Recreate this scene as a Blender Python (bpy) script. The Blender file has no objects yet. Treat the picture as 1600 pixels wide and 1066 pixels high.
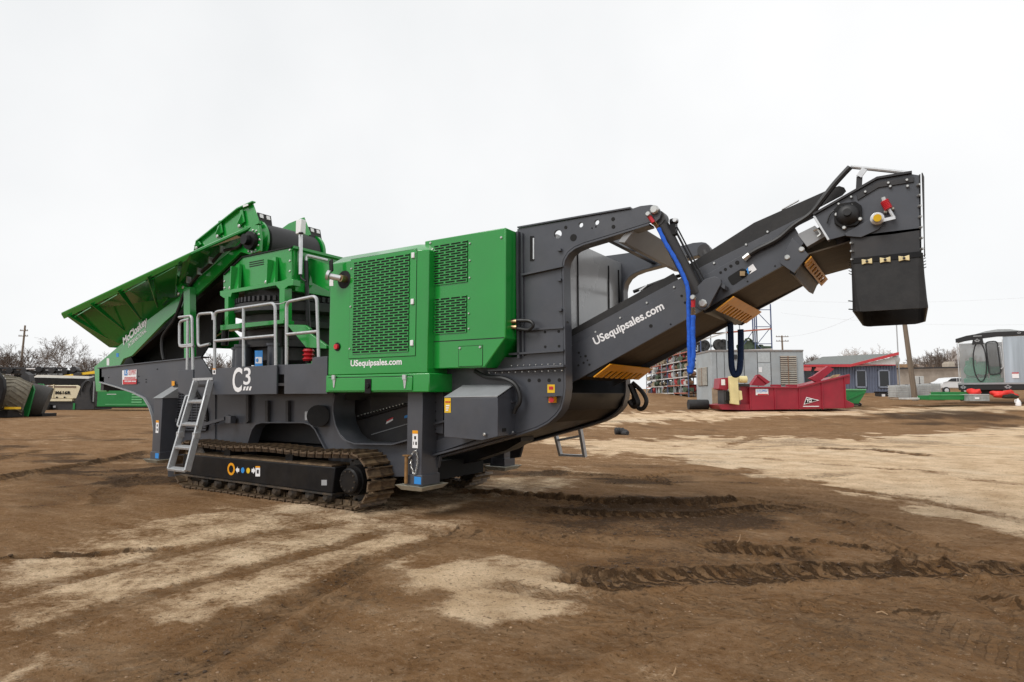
import bpy, bmesh, math, random
import numpy as np
from mathutils import Vector, Matrix
random.seed(7)
R = math.radians
SC = bpy.context.scene
COL = SC.collection

# ------------------------------------------------------------------ camera, sky, sun, exposure
LENS_PX, TILT, YAW = 980.0, math.atan(85 / 980.0), R(32.4)
CAM = Vector((0.0, -7.4, 1.52))
cd = bpy.data.cameras.new('camera'); cam = bpy.data.objects.new('camera', cd); COL.objects.link(cam)
cam.location = CAM; cam.rotation_euler = (math.pi / 2 + TILT, 0, YAW)
cd.sensor_width = 36; cd.lens = 36 * LENS_PX / 1600; cd.clip_end = 5000; cd.clip_start = .05
SC.camera = cam

wd = bpy.data.worlds.new('World'); SC.world = wd; wd.use_nodes = True
SUN_EL, SUN_AZ = R(46), R(200)            # azimuth of the sun measured from +Y clockwise (soft sun behind the photographer)
def build_world():
    nt = wd.node_tree; N = nt.nodes; L = nt.links
    for n in list(N): N.remove(n)
    out = N.new('ShaderNodeOutputWorld'); bg = N.new('ShaderNodeBackground')
    sky = N.new('ShaderNodeTexSky'); sky.sky_type = 'NISHITA'; sky.sun_disc = False
    sky.sun_elevation = SUN_EL; sky.sun_rotation = SUN_AZ
    sc = N.new('ShaderNodeMix'); sc.data_type = 'RGBA'; sc.blend_type = 'MULTIPLY'; sc.inputs[0].default_value = 1
    L.new(sky.outputs[0], sc.inputs[6]); sc.inputs[7].default_value = (.1, .1, .1, 1)
    tc = N.new('ShaderNodeTexCoord'); no = N.new('ShaderNodeTexNoise')
    no.inputs['Scale'].default_value = 1.6; no.inputs['Detail'].default_value = 5
    L.new(tc.outputs['Generated'], no.inputs['Vector'])
    cr = N.new('ShaderNodeValToRGB')
    cr.color_ramp.elements[0].position = .25; cr.color_ramp.elements[0].color = (.70, .715, .725, 1)
    cr.color_ramp.elements[1].position = .75; cr.color_ramp.elements[1].color = (.885, .885, .885, 1)
    L.new(no.outputs['Fac'], cr.inputs[0])
    mx = N.new('ShaderNodeMix'); mx.data_type = 'RGBA'; mx.inputs[0].default_value = .97   # a closed cloud deck over the blue
    L.new(sc.outputs[2], mx.inputs[6]); L.new(cr.outputs[0], mx.inputs[7])
    L.new(mx.outputs[2], bg.inputs[0]); bg.inputs[1].default_value = 1.0
    L.new(bg.outputs[0], out.inputs[0])
build_world()
sd = bpy.data.lights.new('sun', 'SUN'); sun = bpy.data.objects.new('sun', sd); COL.objects.link(sun)
sd.energy = 1.5; sd.angle = R(28); sd.color = (1, .97, .93)
sdir = Vector((math.sin(SUN_AZ) * math.cos(SUN_EL), math.cos(SUN_AZ) * math.cos(SUN_EL), math.sin(SUN_EL)))
sun.rotation_euler = sdir.to_track_quat('Z', 'Y').to_euler()
vs = SC.view_settings; vs.view_transform = 'Standard'; vs.look = 'None'; vs.exposure = 0.25; vs.gamma = 1; vs.use_curve_mapping = False

# ------------------------------------------------------------------ survey helpers: photo measurements onto real planes
RV = Vector((math.cos(YAW), math.sin(YAW), 0)); FH = Vector((-math.sin(YAW), math.cos(YAW), 0)); UP = Vector((0, 0, 1))
FV = FH * math.cos(TILT) + UP * math.sin(TILT); UV = -FH * math.sin(TILT) + UP * math.cos(TILT)
def ray(x, y): return RV * (x - 800) + UV * (533 - y) + FV * LENS_PX
def PX(x, y, Y):
    d = ray(x, y); return CAM + d * ((Y - CAM.y) / d.y)
def GP(x, y, z=0.0):
    d = ray(x, y); return CAM + d * ((z - CAM.z) / d.z)
def UD(x, y):               # lateral and depth coordinates of a ground point, seen from the survey station
    p = GP(x, y) - CAM; return p.dot(RV), p.dot(FH)

# ------------------------------------------------------------------ materials
MATS = {}
def mat(name, col, rough=.5, metal=0.0, var=.12, scale=6.0, bump=.0, bscale=60.0, coat=0.0, dust=None, dust_amt=0.0, spec=.5, stretch=None, trans=0.0, alpha=1.0, det=6):
    if name in MATS: return MATS[name]
    m = bpy.data.materials.new(name); m.use_nodes = True; MATS[name] = m
    nt = m.node_tree; N = nt.nodes; L = nt.links; b = N['Principled BSDF']
    b.inputs['Roughness'].default_value = rough; b.inputs['Metallic'].default_value = metal
    b.inputs['Coat Weight'].default_value = coat; b.inputs['Coat Roughness'].default_value = .12
    b.inputs['Specular IOR Level'].default_value = spec
    b.inputs['Transmission Weight'].default_value = trans; b.inputs['Alpha'].default_value = alpha
    tc = N.new('ShaderNodeTexCoord'); mp = N.new('ShaderNodeMapping'); L.new(tc.outputs['Object'], mp.inputs[0])
    if stretch: mp.inputs['Scale'].default_value = stretch
    n1 = N.new('ShaderNodeTexNoise'); n1.inputs['Scale'].default_value = scale; n1.inputs['Detail'].default_value = det; n1.inputs['Roughness'].default_value = .62
    L.new(mp.outputs[0], n1.inputs['Vector'])
    r = N.new('ShaderNodeValToRGB'); e = r.color_ramp.elements
    e[0].position = .3; e[0].color = (*[c * (1 - var) for c in col], 1)
    e[1].position = .72; e[1].color = (*[min(1, c * (1 + var)) for c in col], 1)
    L.new(n1.outputs['Fac'], r.inputs[0]); colout = r.outputs[0]
    if dust:
        n2 = N.new('ShaderNodeTexNoise'); n2.inputs['Scale'].default_value = scale * .45; n2.inputs['Detail'].default_value = 8; n2.inputs['Roughness'].default_value = .7
        L.new(tc.outputs['Object'], n2.inputs['Vector'])
        r2 = N.new('ShaderNodeValToRGB'); r2.color_ramp.elements[0].position = .42; r2.color_ramp.elements[1].position = .75
        r2.color_ramp.elements[1].color = (dust_amt,) * 3 + (1,)
        r2.color_ramp.elements[0].color = (0, 0, 0, 1)
        L.new(n2.outputs['Fac'], r2.inputs[0])
        mx = N.new('ShaderNodeMix'); mx.data_type = 'RGBA'; L.new(r2.outputs[0], mx.inputs[0]); L.new(colout, mx.inputs[6]); mx.inputs[7].default_value = (*dust, 1)
        colout = mx.outputs[2]
    L.new(colout, b.inputs['Base Color'])
    mr = N.new('ShaderNodeMapRange'); mr.inputs[3].default_value = max(.03, rough - .07); mr.inputs[4].default_value = min(1, rough + .1)
    L.new(n1.outputs['Fac'], mr.inputs[0]); L.new(mr.outputs[0], b.inputs['Roughness'])
    if bump:
        n3 = N.new('ShaderNodeTexNoise'); n3.inputs['Scale'].default_value = bscale; n3.inputs['Detail'].default_value = min(4, det - 2)
        L.new(mp.outputs[0], n3.inputs['Vector'])
        bp = N.new('ShaderNodeBump'); bp.inputs['Strength'].default_value = bump; bp.inputs['Distance'].default_value = .01
        L.new(n3.outputs['Fac'], bp.inputs['Height']); L.new(bp.outputs[0], b.inputs['Normal'])
    return m
DUST = (.30, .23, .15)
GREEN = mat('green_paint', (.005, .268, .030), .2, coat=.7, var=.06, scale=1.2, dust=(.07, .24, .09), dust_amt=.14, bump=.16, bscale=1.1, spec=.45, det=2)
GREY = mat('grey_paint', (.055, .060, .073), .34, var=.14, scale=3, dust=(.20, .17, .14), dust_amt=.12, bump=.16, bscale=1.4, spec=.6, det=3)
GREYD = mat('dark_grey_paint', (.030, .030, .033), .45, var=.15, dust=DUST, dust_amt=.08, spec=.4)
LGREY = mat('light_grey_paint', (.30, .31, .32), .4, var=.08)
BLACK = mat('black_paint', (.009, .009, .010), .36, var=.25, dust=DUST, dust_amt=.04, spec=.2)
RUBBER = mat('black_rubber', (.016, .016, .017), .68, var=.3, scale=9, dust=(.12, .11, .10), dust_amt=.18, bump=.12, bscale=25)
HOSE = mat('hose_rubber', (.010, .010, .011), .45, var=.2)
BELT = mat('dirty_belt', (.052, .037, .022), .62, var=.75, scale=9, stretch=(.05, 2.6, .05), dust=(.16, .115, .07), dust_amt=.35, bump=.1)
BELTK = mat('clean_belt', (.022, .022, .023), .55, var=.4, scale=14, stretch=(1, 9, 1), bump=.05)
GALV = mat('galvanised_steel', (.50, .51, .52), .42, metal=.55, var=.12, scale=22)
STEEL = mat('bright_bolt_steel', (.55, .55, .53), .3, metal=.85, var=.1)
ALU = mat('aluminium', (.62, .63, .64), .32, metal=.7, var=.12, scale=15)
TRACKM = mat('worn_track_steel', (.085, .055, .032), .5, var=.6, scale=14, dust=(.32, .22, .12), dust_amt=.75, bump=.3, bscale=40)
MUDDY = mat('muddy_black_steel', (.020, .019, .018), .5, var=.4, scale=9, dust=(.16, .11, .065), dust_amt=.8, bump=.15)
ORANGE = mat('orange_paint', (.82, .345, .008), .35, var=.12, scale=8)
YELLOW = mat('yellow_paint', (.80, .50, .02), .4, var=.1)
WHITE = mat('white_decal', (.82, .82, .83), .45, var=.02)
REDP = mat('red_paint', (.55, .02, .03), .35, var=.1)
BLUESL = mat('blue_sling', (.012, .105, .56), .75, var=.25, scale=40, bump=.5, bscale=25)
NAVYSL = mat('navy_sling', (.008, .030, .10), .8, var=.3, scale=40, bump=.4, bscale=30)
BLUE = mat('blue_decal', (.03, .25, .65), .45, var=.05)
BRASS = mat('brassy_exhaust', (.35, .24, .13), .3, metal=.8, var=.3)
ZINCY = mat('dull_foot_steel', (.42, .41, .34), .5, metal=.2, var=.25, scale=12, dust=DUST, dust_amt=.6)
RUSTB = mat('rusty_pin', (.25, .13, .04), .6, var=.4, scale=20)
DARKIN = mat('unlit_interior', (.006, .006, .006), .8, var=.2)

# ------------------------------------------------------------------ mesh builder
class MB:
    def __init__(s): s.v = []; s.f = []
    def add(s, vs, fs):
        o = len(s.v); s.v += [Vector(v) for v in vs]; s.f += [tuple(i + o for i in f) for f in fs]; return s
    def prism(s, poly, vec):
        vec = Vector(vec); n = len(poly); a = [Vector(p) for p in poly]
        return s.add(a + [p + vec for p in a], [tuple(range(n)), tuple(range(2 * n - 1, n - 1, -1))] + [(i, (i + 1) % n, n + (i + 1) % n, n + i) for i in range(n)])
    def box(s, a, b):
        x0, y0, z0 = a; x1, y1, z1 = b
        return s.prism([(x0, y0, z0), (x1, y0, z0), (x1, y0, z1), (x0, y0, z1)], (0, y1 - y0, 0))
    def obox(s, c, ax, ay, az):       # centre and three full edge vectors
        c = Vector(c); ax, ay, az = Vector(ax), Vector(ay), Vector(az); o = c - (ax + ay + az) / 2
        return s.prism([o, o + ax, o + ax + az, o + az], ay)
    def bar(s, p, q, w, h, up=(0, 0, 1)):
        p, q = Vector(p), Vector(q); d = (q - p); up = Vector(up); sx = d.cross(up).normalized() * w; uu = sx.cross(d).normalized() * h
        return s.obox((p + q) / 2, d, sx, uu)
    def tube(s, pts, r, n=8, cap=True):
        pts = [Vector(p) for p in pts]; rs = r if isinstance(r, (list, tuple)) else [r] * len(pts)
        t0 = (pts[1] - pts[0]).normalized(); a = t0.orthogonal().normalized(); rings = []; o = len(s.v)
        for i, p in enumerate(pts):
            t = ((pts[min(i + 1, len(pts) - 1)] - pts[max(i - 1, 0)])).normalized()
            a = (a - t * a.dot(t)); a = a.normalized() if a.length > 1e-6 else t.orthogonal().normalized()
            b = t.cross(a)
            for k in range(n):
                w = 2 * math.pi * k / n; s.v.append(p + (a * math.cos(w) + b * math.sin(w)) * rs[i])
        for i in range(len(pts) - 1):
            for k in range(n):
                s.f.append((o + i * n + k, o + i * n + (k + 1) % n, o + (i + 1) * n + (k + 1) % n, o + (i + 1) * n + k))
        if cap:
            s.f.append(tuple(o + k for k in range(n - 1, -1, -1))); e = o + (len(pts) - 1) * n; s.f.append(tuple(e + k for k in range(n)))
        return s
    def cyl(s, p, q, r, n=16): return s.tube([p, q], r, n)
    def lathe(s, c, prof, n=40, axis='z'):
        c = Vector(c); o = len(s.v)
        for (r_, z) in prof:
            for k in range(n):
                w = 2 * math.pi * k / n
                if axis == 'z': d = Vector((math.cos(w) * r_, math.sin(w) * r_, z))
                elif axis == 'y': d = Vector((math.cos(w) * r_, z, math.sin(w) * r_))
                else: d = Vector((z, math.cos(w) * r_, math.sin(w) * r_))
                s.v.append(c + d)
        m = len(prof)
        for i in range(m - 1):
            for k in range(n): s.f.append((o + i * n + k, o + i * n + (k + 1) % n, o + (i + 1) * n + (k + 1) % n, o + (i + 1) * n + k))
        s.f.append(tuple(o + k for k in range(n))); s.f.append(tuple(o + (m - 1) * n + k for k in range(n)))
        return s
    def ribbon(s, pts, vec, th, up=None):       # strip along a polyline, th thick in the plane normal to vec
        pts = [Vector(p) for p in pts]; vec = Vector(vec); vn = vec.normalized(); off = []
        for i, p in enumerate(pts):
            t = (pts[min(i + 1, len(pts) - 1)] - pts[max(i - 1, 0)]).normalized(); off.append(p + t.cross(vn).normalized() * th)
        return s.prism(pts + off[::-1], vec)
    def bolts(s, pts, dirv, r=.018, h=.014, n=7):
        dirv = Vector(dirv).normalized()
        for p in pts: s.tube([Vector(p) + dirv * -.01, Vector(p) + dirv * h * .6, Vector(p) + dirv * h], [r, r, r * .7], n)
        return s
    def build(s, name, m, parent=None, off=None, bevel=0.0, smooth=True, kind=None, label=None):
        me = bpy.data.meshes.new(name); o = off if off is not None else Vector((0, 0, 0))
        me.from_pydata([tuple(v - o) for v in s.v], [], s.f)
        bm = bmesh.new(); bm.from_mesh(me); bmesh.ops.recalc_face_normals(bm, faces=bm.faces); bm.to_mesh(me); bm.free()
        me.materials.append(m)
        if smooth: me.shade_smooth(); me.set_sharp_from_angle(angle=R(38))
        ob = bpy.data.objects.new(name, me); COL.objects.link(ob); ob.parent = parent
        if bevel:
            b = ob.modifiers.new('bevel', 'BEVEL'); b.width = bevel; b.segments = 2; b.limit_method = 'ANGLE'; b.angle_limit = R(40); b.harden_normals = False
        if kind or name.endswith('bolts'): ob['kind'] = kind or 'stuff'
        if label: ob['label'] = label
        return ob
def thing(name, label, cat, loc=(0, 0, 0), rz=0.0, group=None):
    o = bpy.data.objects.new(name, None); COL.objects.link(o); o.empty_display_size = .3
    o.location = loc; o.rotation_euler = (0, 0, rz); o['label'] = label; o['category'] = cat
    if group: o['group'] = group
    return o
def tag(o, label, cat, group=None, loc=None, rz=None):
    o['label'] = label; o['category'] = cat
    if group: o['group'] = group
    if loc is not None: o.location = loc
    if rz is not None: o.rotation_euler = (0, 0, rz)
    return o
def copy_tree(o, parent=None):
    c = o.copy(); COL.objects.link(c); c.parent = parent
    for ch in [x for x in bpy.data.objects if x.parent == o]: copy_tree(ch, c)
    return c
def rounded(pts, rad, seg=5):
    out = []; n = len(pts)
    for i in range(n):
        p = Vector(pts[i]); r_ = rad[i] if isinstance(rad, (list, tuple)) else rad
        if not r_: out.append(p); continue
        a = (Vector(pts[i - 1]) - p); b = (Vector(pts[(i + 1) % n]) - p)
        k = min(r_, a.length * .49, b.length * .49); A = p + a.normalized() * k; B = p + b.normalized() * k
        for j in range(seg + 1):
            t = j / seg; out.append(A.lerp(p, t).lerp(p.lerp(B, t), t))
    return out
def smooth_path(pts, seg=6):
    P = [Vector(p) for p in pts]; out = []
    for i in range(len(P) - 1):
        p0, p1, p2, p3 = P[max(i - 1, 0)], P[i], P[i + 1], P[min(i + 2, len(P) - 1)]
        for j in range(seg):
            t = j / seg; out.append(.5 * (2 * p1 + (p2 - p0) * t + (2 * p0 - 5 * p1 + 4 * p2 - p3) * t * t + (3 * p1 - p0 - 3 * p2 + p3) * t ** 3))
    return out + [P[-1]]
def text_mesh(body, o, xd, yd, width, height, bold=.0, shear=0.0, lift=.004, thick=.003, space=1.0):
    """letters laid on the surface through o; xd, yd unit vectors; returns an MB"""
    cu = bpy.data.curves.new('t', 'FONT'); cu.body = body; cu.size = 1; cu.offset = bold; cu.shear = shear; cu.space_character = space; cu.resolution_u = 4
    ob = bpy.data.objects.new('t', cu); COL.objects.link(ob)
    dg = bpy.context.evaluated_depsgraph_get(); me = ob.evaluated_get(dg).to_mesh()
    vs = [v.co.copy() for v in me.vertices]; fs = [tuple(p.vertices) for p in me.polygons]
    ob.evaluated_get(dg).to_mesh_clear(); bpy.data.objects.remove(ob); bpy.data.curves.remove(cu)
    x0 = min(v.x for v in vs); x1 = max(v.x for v in vs); y0 = min(v.y for v in vs); y1 = max(v.y for v in vs)
    xd = Vector(xd).normalized(); yd = Vector(yd); yd = (yd - xd * yd.dot(xd)).normalized(); nd = xd.cross(yd)
    sx = width / (x1 - x0); sy = height / (y1 - y0); o = Vector(o); mb = MB()
    mb.add([o + xd * ((v.x - x0) * sx) + yd * ((v.y - y0) * sy) + nd * lift for v in vs], fs)
    return mb

# ================================================================== TERRAIN
def sstep(a, b, x):
    t = np.clip((x - a) / (b - a), 0, 1); return t * t * (3 - 2 * t)
def terrain_ud(u, d):
    """broad lie of the land: nearly level yard that climbs towards the right-hand back"""
    right = sstep(-4, 10, u) if isinstance(u, np.ndarray) else float(sstep(-4, 10, np.array(u)))
    base = .25 * sstep(14, 36, d)
    climb = np.clip(d - 27, 0, 46) * .0385 * sstep(24, 36, d)
    extra = .028 * np.clip(u - 20, 0, 16) * sstep(24, 40, d)
    hill_r = 15 * sstep(105, 330, d) * sstep(.25, .62, u / np.maximum(d, 1))
    hill_l = 4.0 * sstep(110, 330, d) * (1 - sstep(-.3, .3, u / np.maximum(d, 1)))
    mid = 5.0 * sstep(110, 330, d)
    return base * (1 - right) + (climb + extra) * right + np.maximum(np.maximum(hill_r, hill_l), mid * .5)
def UDT(x, y):
    """ground point (lateral, depth) under photo point x, y on the sloping yard"""
    if y < 621: y = 621
    lo, hi = 1.0, 1.0
    f = lambda d: 1.52 + (618 - y) * d * M2 - float(terrain_ud(np.array((x - 800) * d * M2), np.array(float(d))))
    while f(hi) > 0 and hi < 400: lo, hi = hi, hi * 1.06
    for _ in range(30):
        m = (lo + hi) / 2
        if f(m) > 0: lo = m
        else: hi = m
    return (x - 800) * lo * M2, lo
M2 = 1 / 983.5
def UDW(u, d, z=None):
    p = CAM + RV * u + FH * d; p.z = float(terrain_ud(np.array(float(u)), np.array(float(d)))) if z is None else z
    return p
def BG(x, d): return UDW((x - 800) * d / 983.5, d)          # ground point under photo column x at depth d
M2 = 1 / 983.5                                                # metres per photo pixel per metre of depth

rng = np.random.RandomState(3)
LAT = rng.rand(256, 256)
def vnoise(x, y):
    xi = np.floor(x).astype(int); yi = np.floor(y).astype(int); fx = x - xi; fy = y - yi
    fx = fx * fx * (3 - 2 * fx); fy = fy * fy * (3 - 2 * fy)
    a = LAT[xi % 256, yi % 256]; b = LAT[(xi + 1) % 256, yi % 256]; c = LAT[xi % 256, (yi + 1) % 256]; d = LAT[(xi + 1) % 256, (yi + 1) % 256]
    return (a * (1 - fx) + b * fx) * (1 - fy) + (c * (1 - fx) + d * fx) * fy
def fbm(x, y, o=4):
    s = 0; a = .5; t = 0
    for i in range(o): s = s + a * vnoise(x * 2 ** i + 17.3 * i, y * 2 ** i + 5.1 * i); t += a; a *= .55
    return s / t
def poly_sd(u, d, poly):
    """signed distance (inside positive) to a polygon on the ground"""
    n = len(poly); best = np.full(u.shape, 1e9); ins = np.zeros(u.shape, bool)
    for i in range(n):
        (x0, y0), (x1, y1) = poly[i], poly[(i + 1) % n]
        dx, dy = x1 - x0, y1 - y0; t = np.clip(((u - x0) * dx + (d - y0) * dy) / (dx * dx + dy * dy + 1e-9), 0, 1)
        best = np.minimum(best, np.hypot(u - x0 - t * dx, d - y0 - t * dy))
        c = ((y0 > d) != (y1 > d)) & (u < dx * (d - y0) / (dy if abs(dy) > 1e-9 else 1e-9) + x0); ins ^= c
    return np.where(ins, best, -best)
def line_coords(u, d, pts):
    best = np.full(u.shape, 1e9); side = np.zeros(u.shape); arc = np.zeros(u.shape); s0 = 0
    for (x0, y0), (x1, y1) in zip(pts[:-1], pts[1:]):
        dx, dy = x1 - x0, y1 - y0; L = math.hypot(dx, dy); t = np.clip(((u - x0) * dx + (d - y0) * dy) / (L * L), 0, 1)
        ex, ey = u - x0 - t * dx, d - y0 - t * dy; q = np.hypot(ex, ey); m = q < best
        best = np.where(m, q, best); side = np.where(m, np.sign(dx * ey - dy * ex) * q, side); arc = np.where(m, s0 + t * L, arc); s0 += L
    return side, arc, s0

DRY = [  # outlines of the dry pale dirt, from the photograph
 [(0, 870), (120, 842), (240, 812), (330, 790), (480, 800), (560, 806), (660, 800), (720, 830), (640, 868), (560, 882), (500, 905), (440, 932), (350, 944), (305, 930), (300, 915), (230, 908), (185, 948), (100, 975), (0, 992)],
 [(655, 872), (745, 858), (860, 872), (884, 905), (850, 945), (765, 966), (706, 946), (660, 905), (640, 880)],
 [(800, 672), (905, 688), (1060, 682), (1330, 684), (1600, 670), (1900, 668), (1900, 900), (1600, 852), (1520, 818), (1420, 786), (1290, 762), (1190, 738), (1060, 716), (930, 706)],
 [(700, 668), (980, 661), (1240, 650), (1600, 642), (1900, 638), (1900, 630), (1600, 632), (1120, 642), (800, 652)],
 [(0, 1035), (36, 1022), (32, 1045), (0, 1052)],
 [(1150, 925), (1230, 930), (1245, 940), (1170, 938)],
 [(430, 765), (560, 780), (800, 742), (900, 735), (860, 760), (700, 800), (560, 815), (420, 800)],
]
DARKP = [  # damp dark dirt; second outline also paints in the shade under the machine
 [(0, 742), (90, 715), (240, 700), (260, 730), (230, 765), (120, 790), (0, 800)],
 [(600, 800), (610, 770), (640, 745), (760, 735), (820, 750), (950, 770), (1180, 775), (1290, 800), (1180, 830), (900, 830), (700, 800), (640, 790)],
 [(820, 870), (960, 850), (1300, 860), (1600, 862), (1600, 905), (1150, 905), (930, 915)],
 [(0, 1000), (180, 960), (320, 945), (450, 955), (560, 900), (640, 900), (600, 990), (480, 1066), (0, 1066)],
 [(1420, 640), (1600, 640), (1600, 660), (1440, 665)],
 [(780, 735), (980, 730), (1180, 760), (1330, 790), (1600, 900), (1700, 1000), (1600, 1066), (1350, 1066), (1100, 930), (900, 920), (860, 850), (700, 800)],
 [(-40, 690), (240, 680), (270, 760), (160, 800), (-40, 850)],
]
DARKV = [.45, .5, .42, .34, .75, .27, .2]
RUTS = [  # polyline in the photograph, half width m, depth m, darkness, lugs, berm
 ([(690, 768), (800, 772), (930, 782), (1080, 788), (1190, 778)], .20, .085, .9, .25, .045),
 ([(800, 790), (900, 797), (1000, 802), (1100, 803), (1240, 788)], .17, .050, .75, 1, .02),
 ([(640, 818), (760, 832), (900, 842), (1060, 846)], .24, .030, .4, .6, .03),
 ([(1040, 846), (1140, 851), (1240, 858), (1305, 865)], .22, .075, 1.0, 1, .03),
 ([(840, 885), (960, 902), (1100, 894), (1280, 884), (1450, 884), (1700, 886)], .22, .050, .95, 1, .03),
 ([(1120, 770), (1240, 795), (1380, 850), (1500, 910), (1650, 1000)], .17, .018, .45, .8, .01),
 ([(1180, 765), (1320, 800), (1470, 860), (1620, 930)], .17, .018, .45, .8, .01),
 ([(1240, 838), (1330, 848), (1400, 858)], .10, .03, .7, .2, .02),
 ([(-60, 762), (60, 738), (150, 722), (250, 702)], .26, .055, .85, .8, .03),
 ([(-60, 730), (40, 708), (90, 700)], .20, .045, .7, .5, .03),
 ([(170, 790), (185, 765), (215, 748), (250, 735)], .20, .02, .5, 1, .01),
 ([(-40, 875), (60, 861), (140, 862), (230, 852), (330, 848)], .09, .035, .7, .1, .02),
 ([(150, 1110), (330, 1010), (450, 942), (560, 880), (600, 850)], .12, .016, .55, .6, .008),
 ([(230, 1120), (400, 1030), (500, 960), (590, 880)], .10, .014, .5, .6, .008),
 ([(1280, 1110), (1275, 1000), (1265, 940), (1240, 900)], .12, .012, .4, .7, .005),
 ([(1420, 950), (1520, 1000), (1640, 1060)], .16, .018, .5, 1, .005),
 ([(900, 1060), (1010, 1000), (1000, 960), (1080, 920)], .10, .01, .3, .3, .005),
 ([(1060, 760), (1000, 745), (1080, 735), (1010, 738)], .10, .03, .5, .1, .02),
 ([(960, 668), (1090, 668), (1180, 682), (1120, 700)], .25, .02, .35, .2, .01),
 ([(1340, 650), (1310, 672), (1350, 690)], .28, .02, .35, .2, .01),
 ([(1260, 700), (1360, 702), (1450, 713)], .35, .03, .6, .2, .02),
 ([(1200, 1110), (1205, 1020), (1190, 960), (1180, 925)], .13, .008, .30, 1, .0),
 ([(1330, 1110), (1320, 1030), (1290, 960)], .13, .008, .28, 1, .0),
 ([(1500, 900), (1560, 950), (1680, 1030)], .15, .010, .45, 1, .0),
 ([(1090, 1060), (1180, 1010), (1290, 985)], .10, .008, .22, .8, .0),
 ([(560, 1100), (640, 1040), (740, 970), (800, 940)], .12, .008, .25, .9, .0),
 ([(840, 1010), (960, 990), (1010, 960), (1040, 930)], .11, .008, .28, .9, .0),
 ([(-60, 1010), (200, 930), (420, 870), (640, 815)], .14, .010, .42, .8, .004),
 ([(-60, 940), (180, 880), (400, 830), (560, 808)], .12, .008, .36, .8, .004),
 ([(40, 1110), (260, 1000), (460, 920), (640, 850), (760, 815)], .14, .010, .45, .8, .004),
 ([(700, 900), (960, 930), (1250, 935), (1700, 940)], .15, .010, .42, .9, .004),
 ([(760, 1080), (900, 1000), (1100, 950), (1400, 920), (1700, 905)], .14, .010, .40, .9, .004),
 ([(640, 1000), (900, 960), (1180, 900), (1450, 850), (1700, 815)], .13, .008, .34, .9, .0),
 ([(900, 720), (1150, 740), (1400, 775), (1700, 830)], .18, .010, .40, .6, .004),
 ([(880, 700), (1150, 712), (1420, 735), (1700, 770)], .18, .008, .32, .5, .0),
 ([(20, 690), (180, 672), (230, 668)], .3, .02, .3, .6, .01),
 ([(20, 660), (140, 655), (235, 650)], .35, .02, .25, .3, .01),
 ([(1000, 700), (1080, 693), (1180, 690)], .2, .01, .25, .4, .0),
 ([(820, 735), (960, 745), (1080, 752)], .2, .015, .4, .5, .01),
 ([(1300, 765), (1400, 770), (1520, 778)], .12, .02, .35, .4, .0),
]
def grow(a, b, step, ratio):
    out = [a]; s = step
    while out[-1] < b: out.append(out[-1] + s); s *= ratio
    return out
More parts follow.
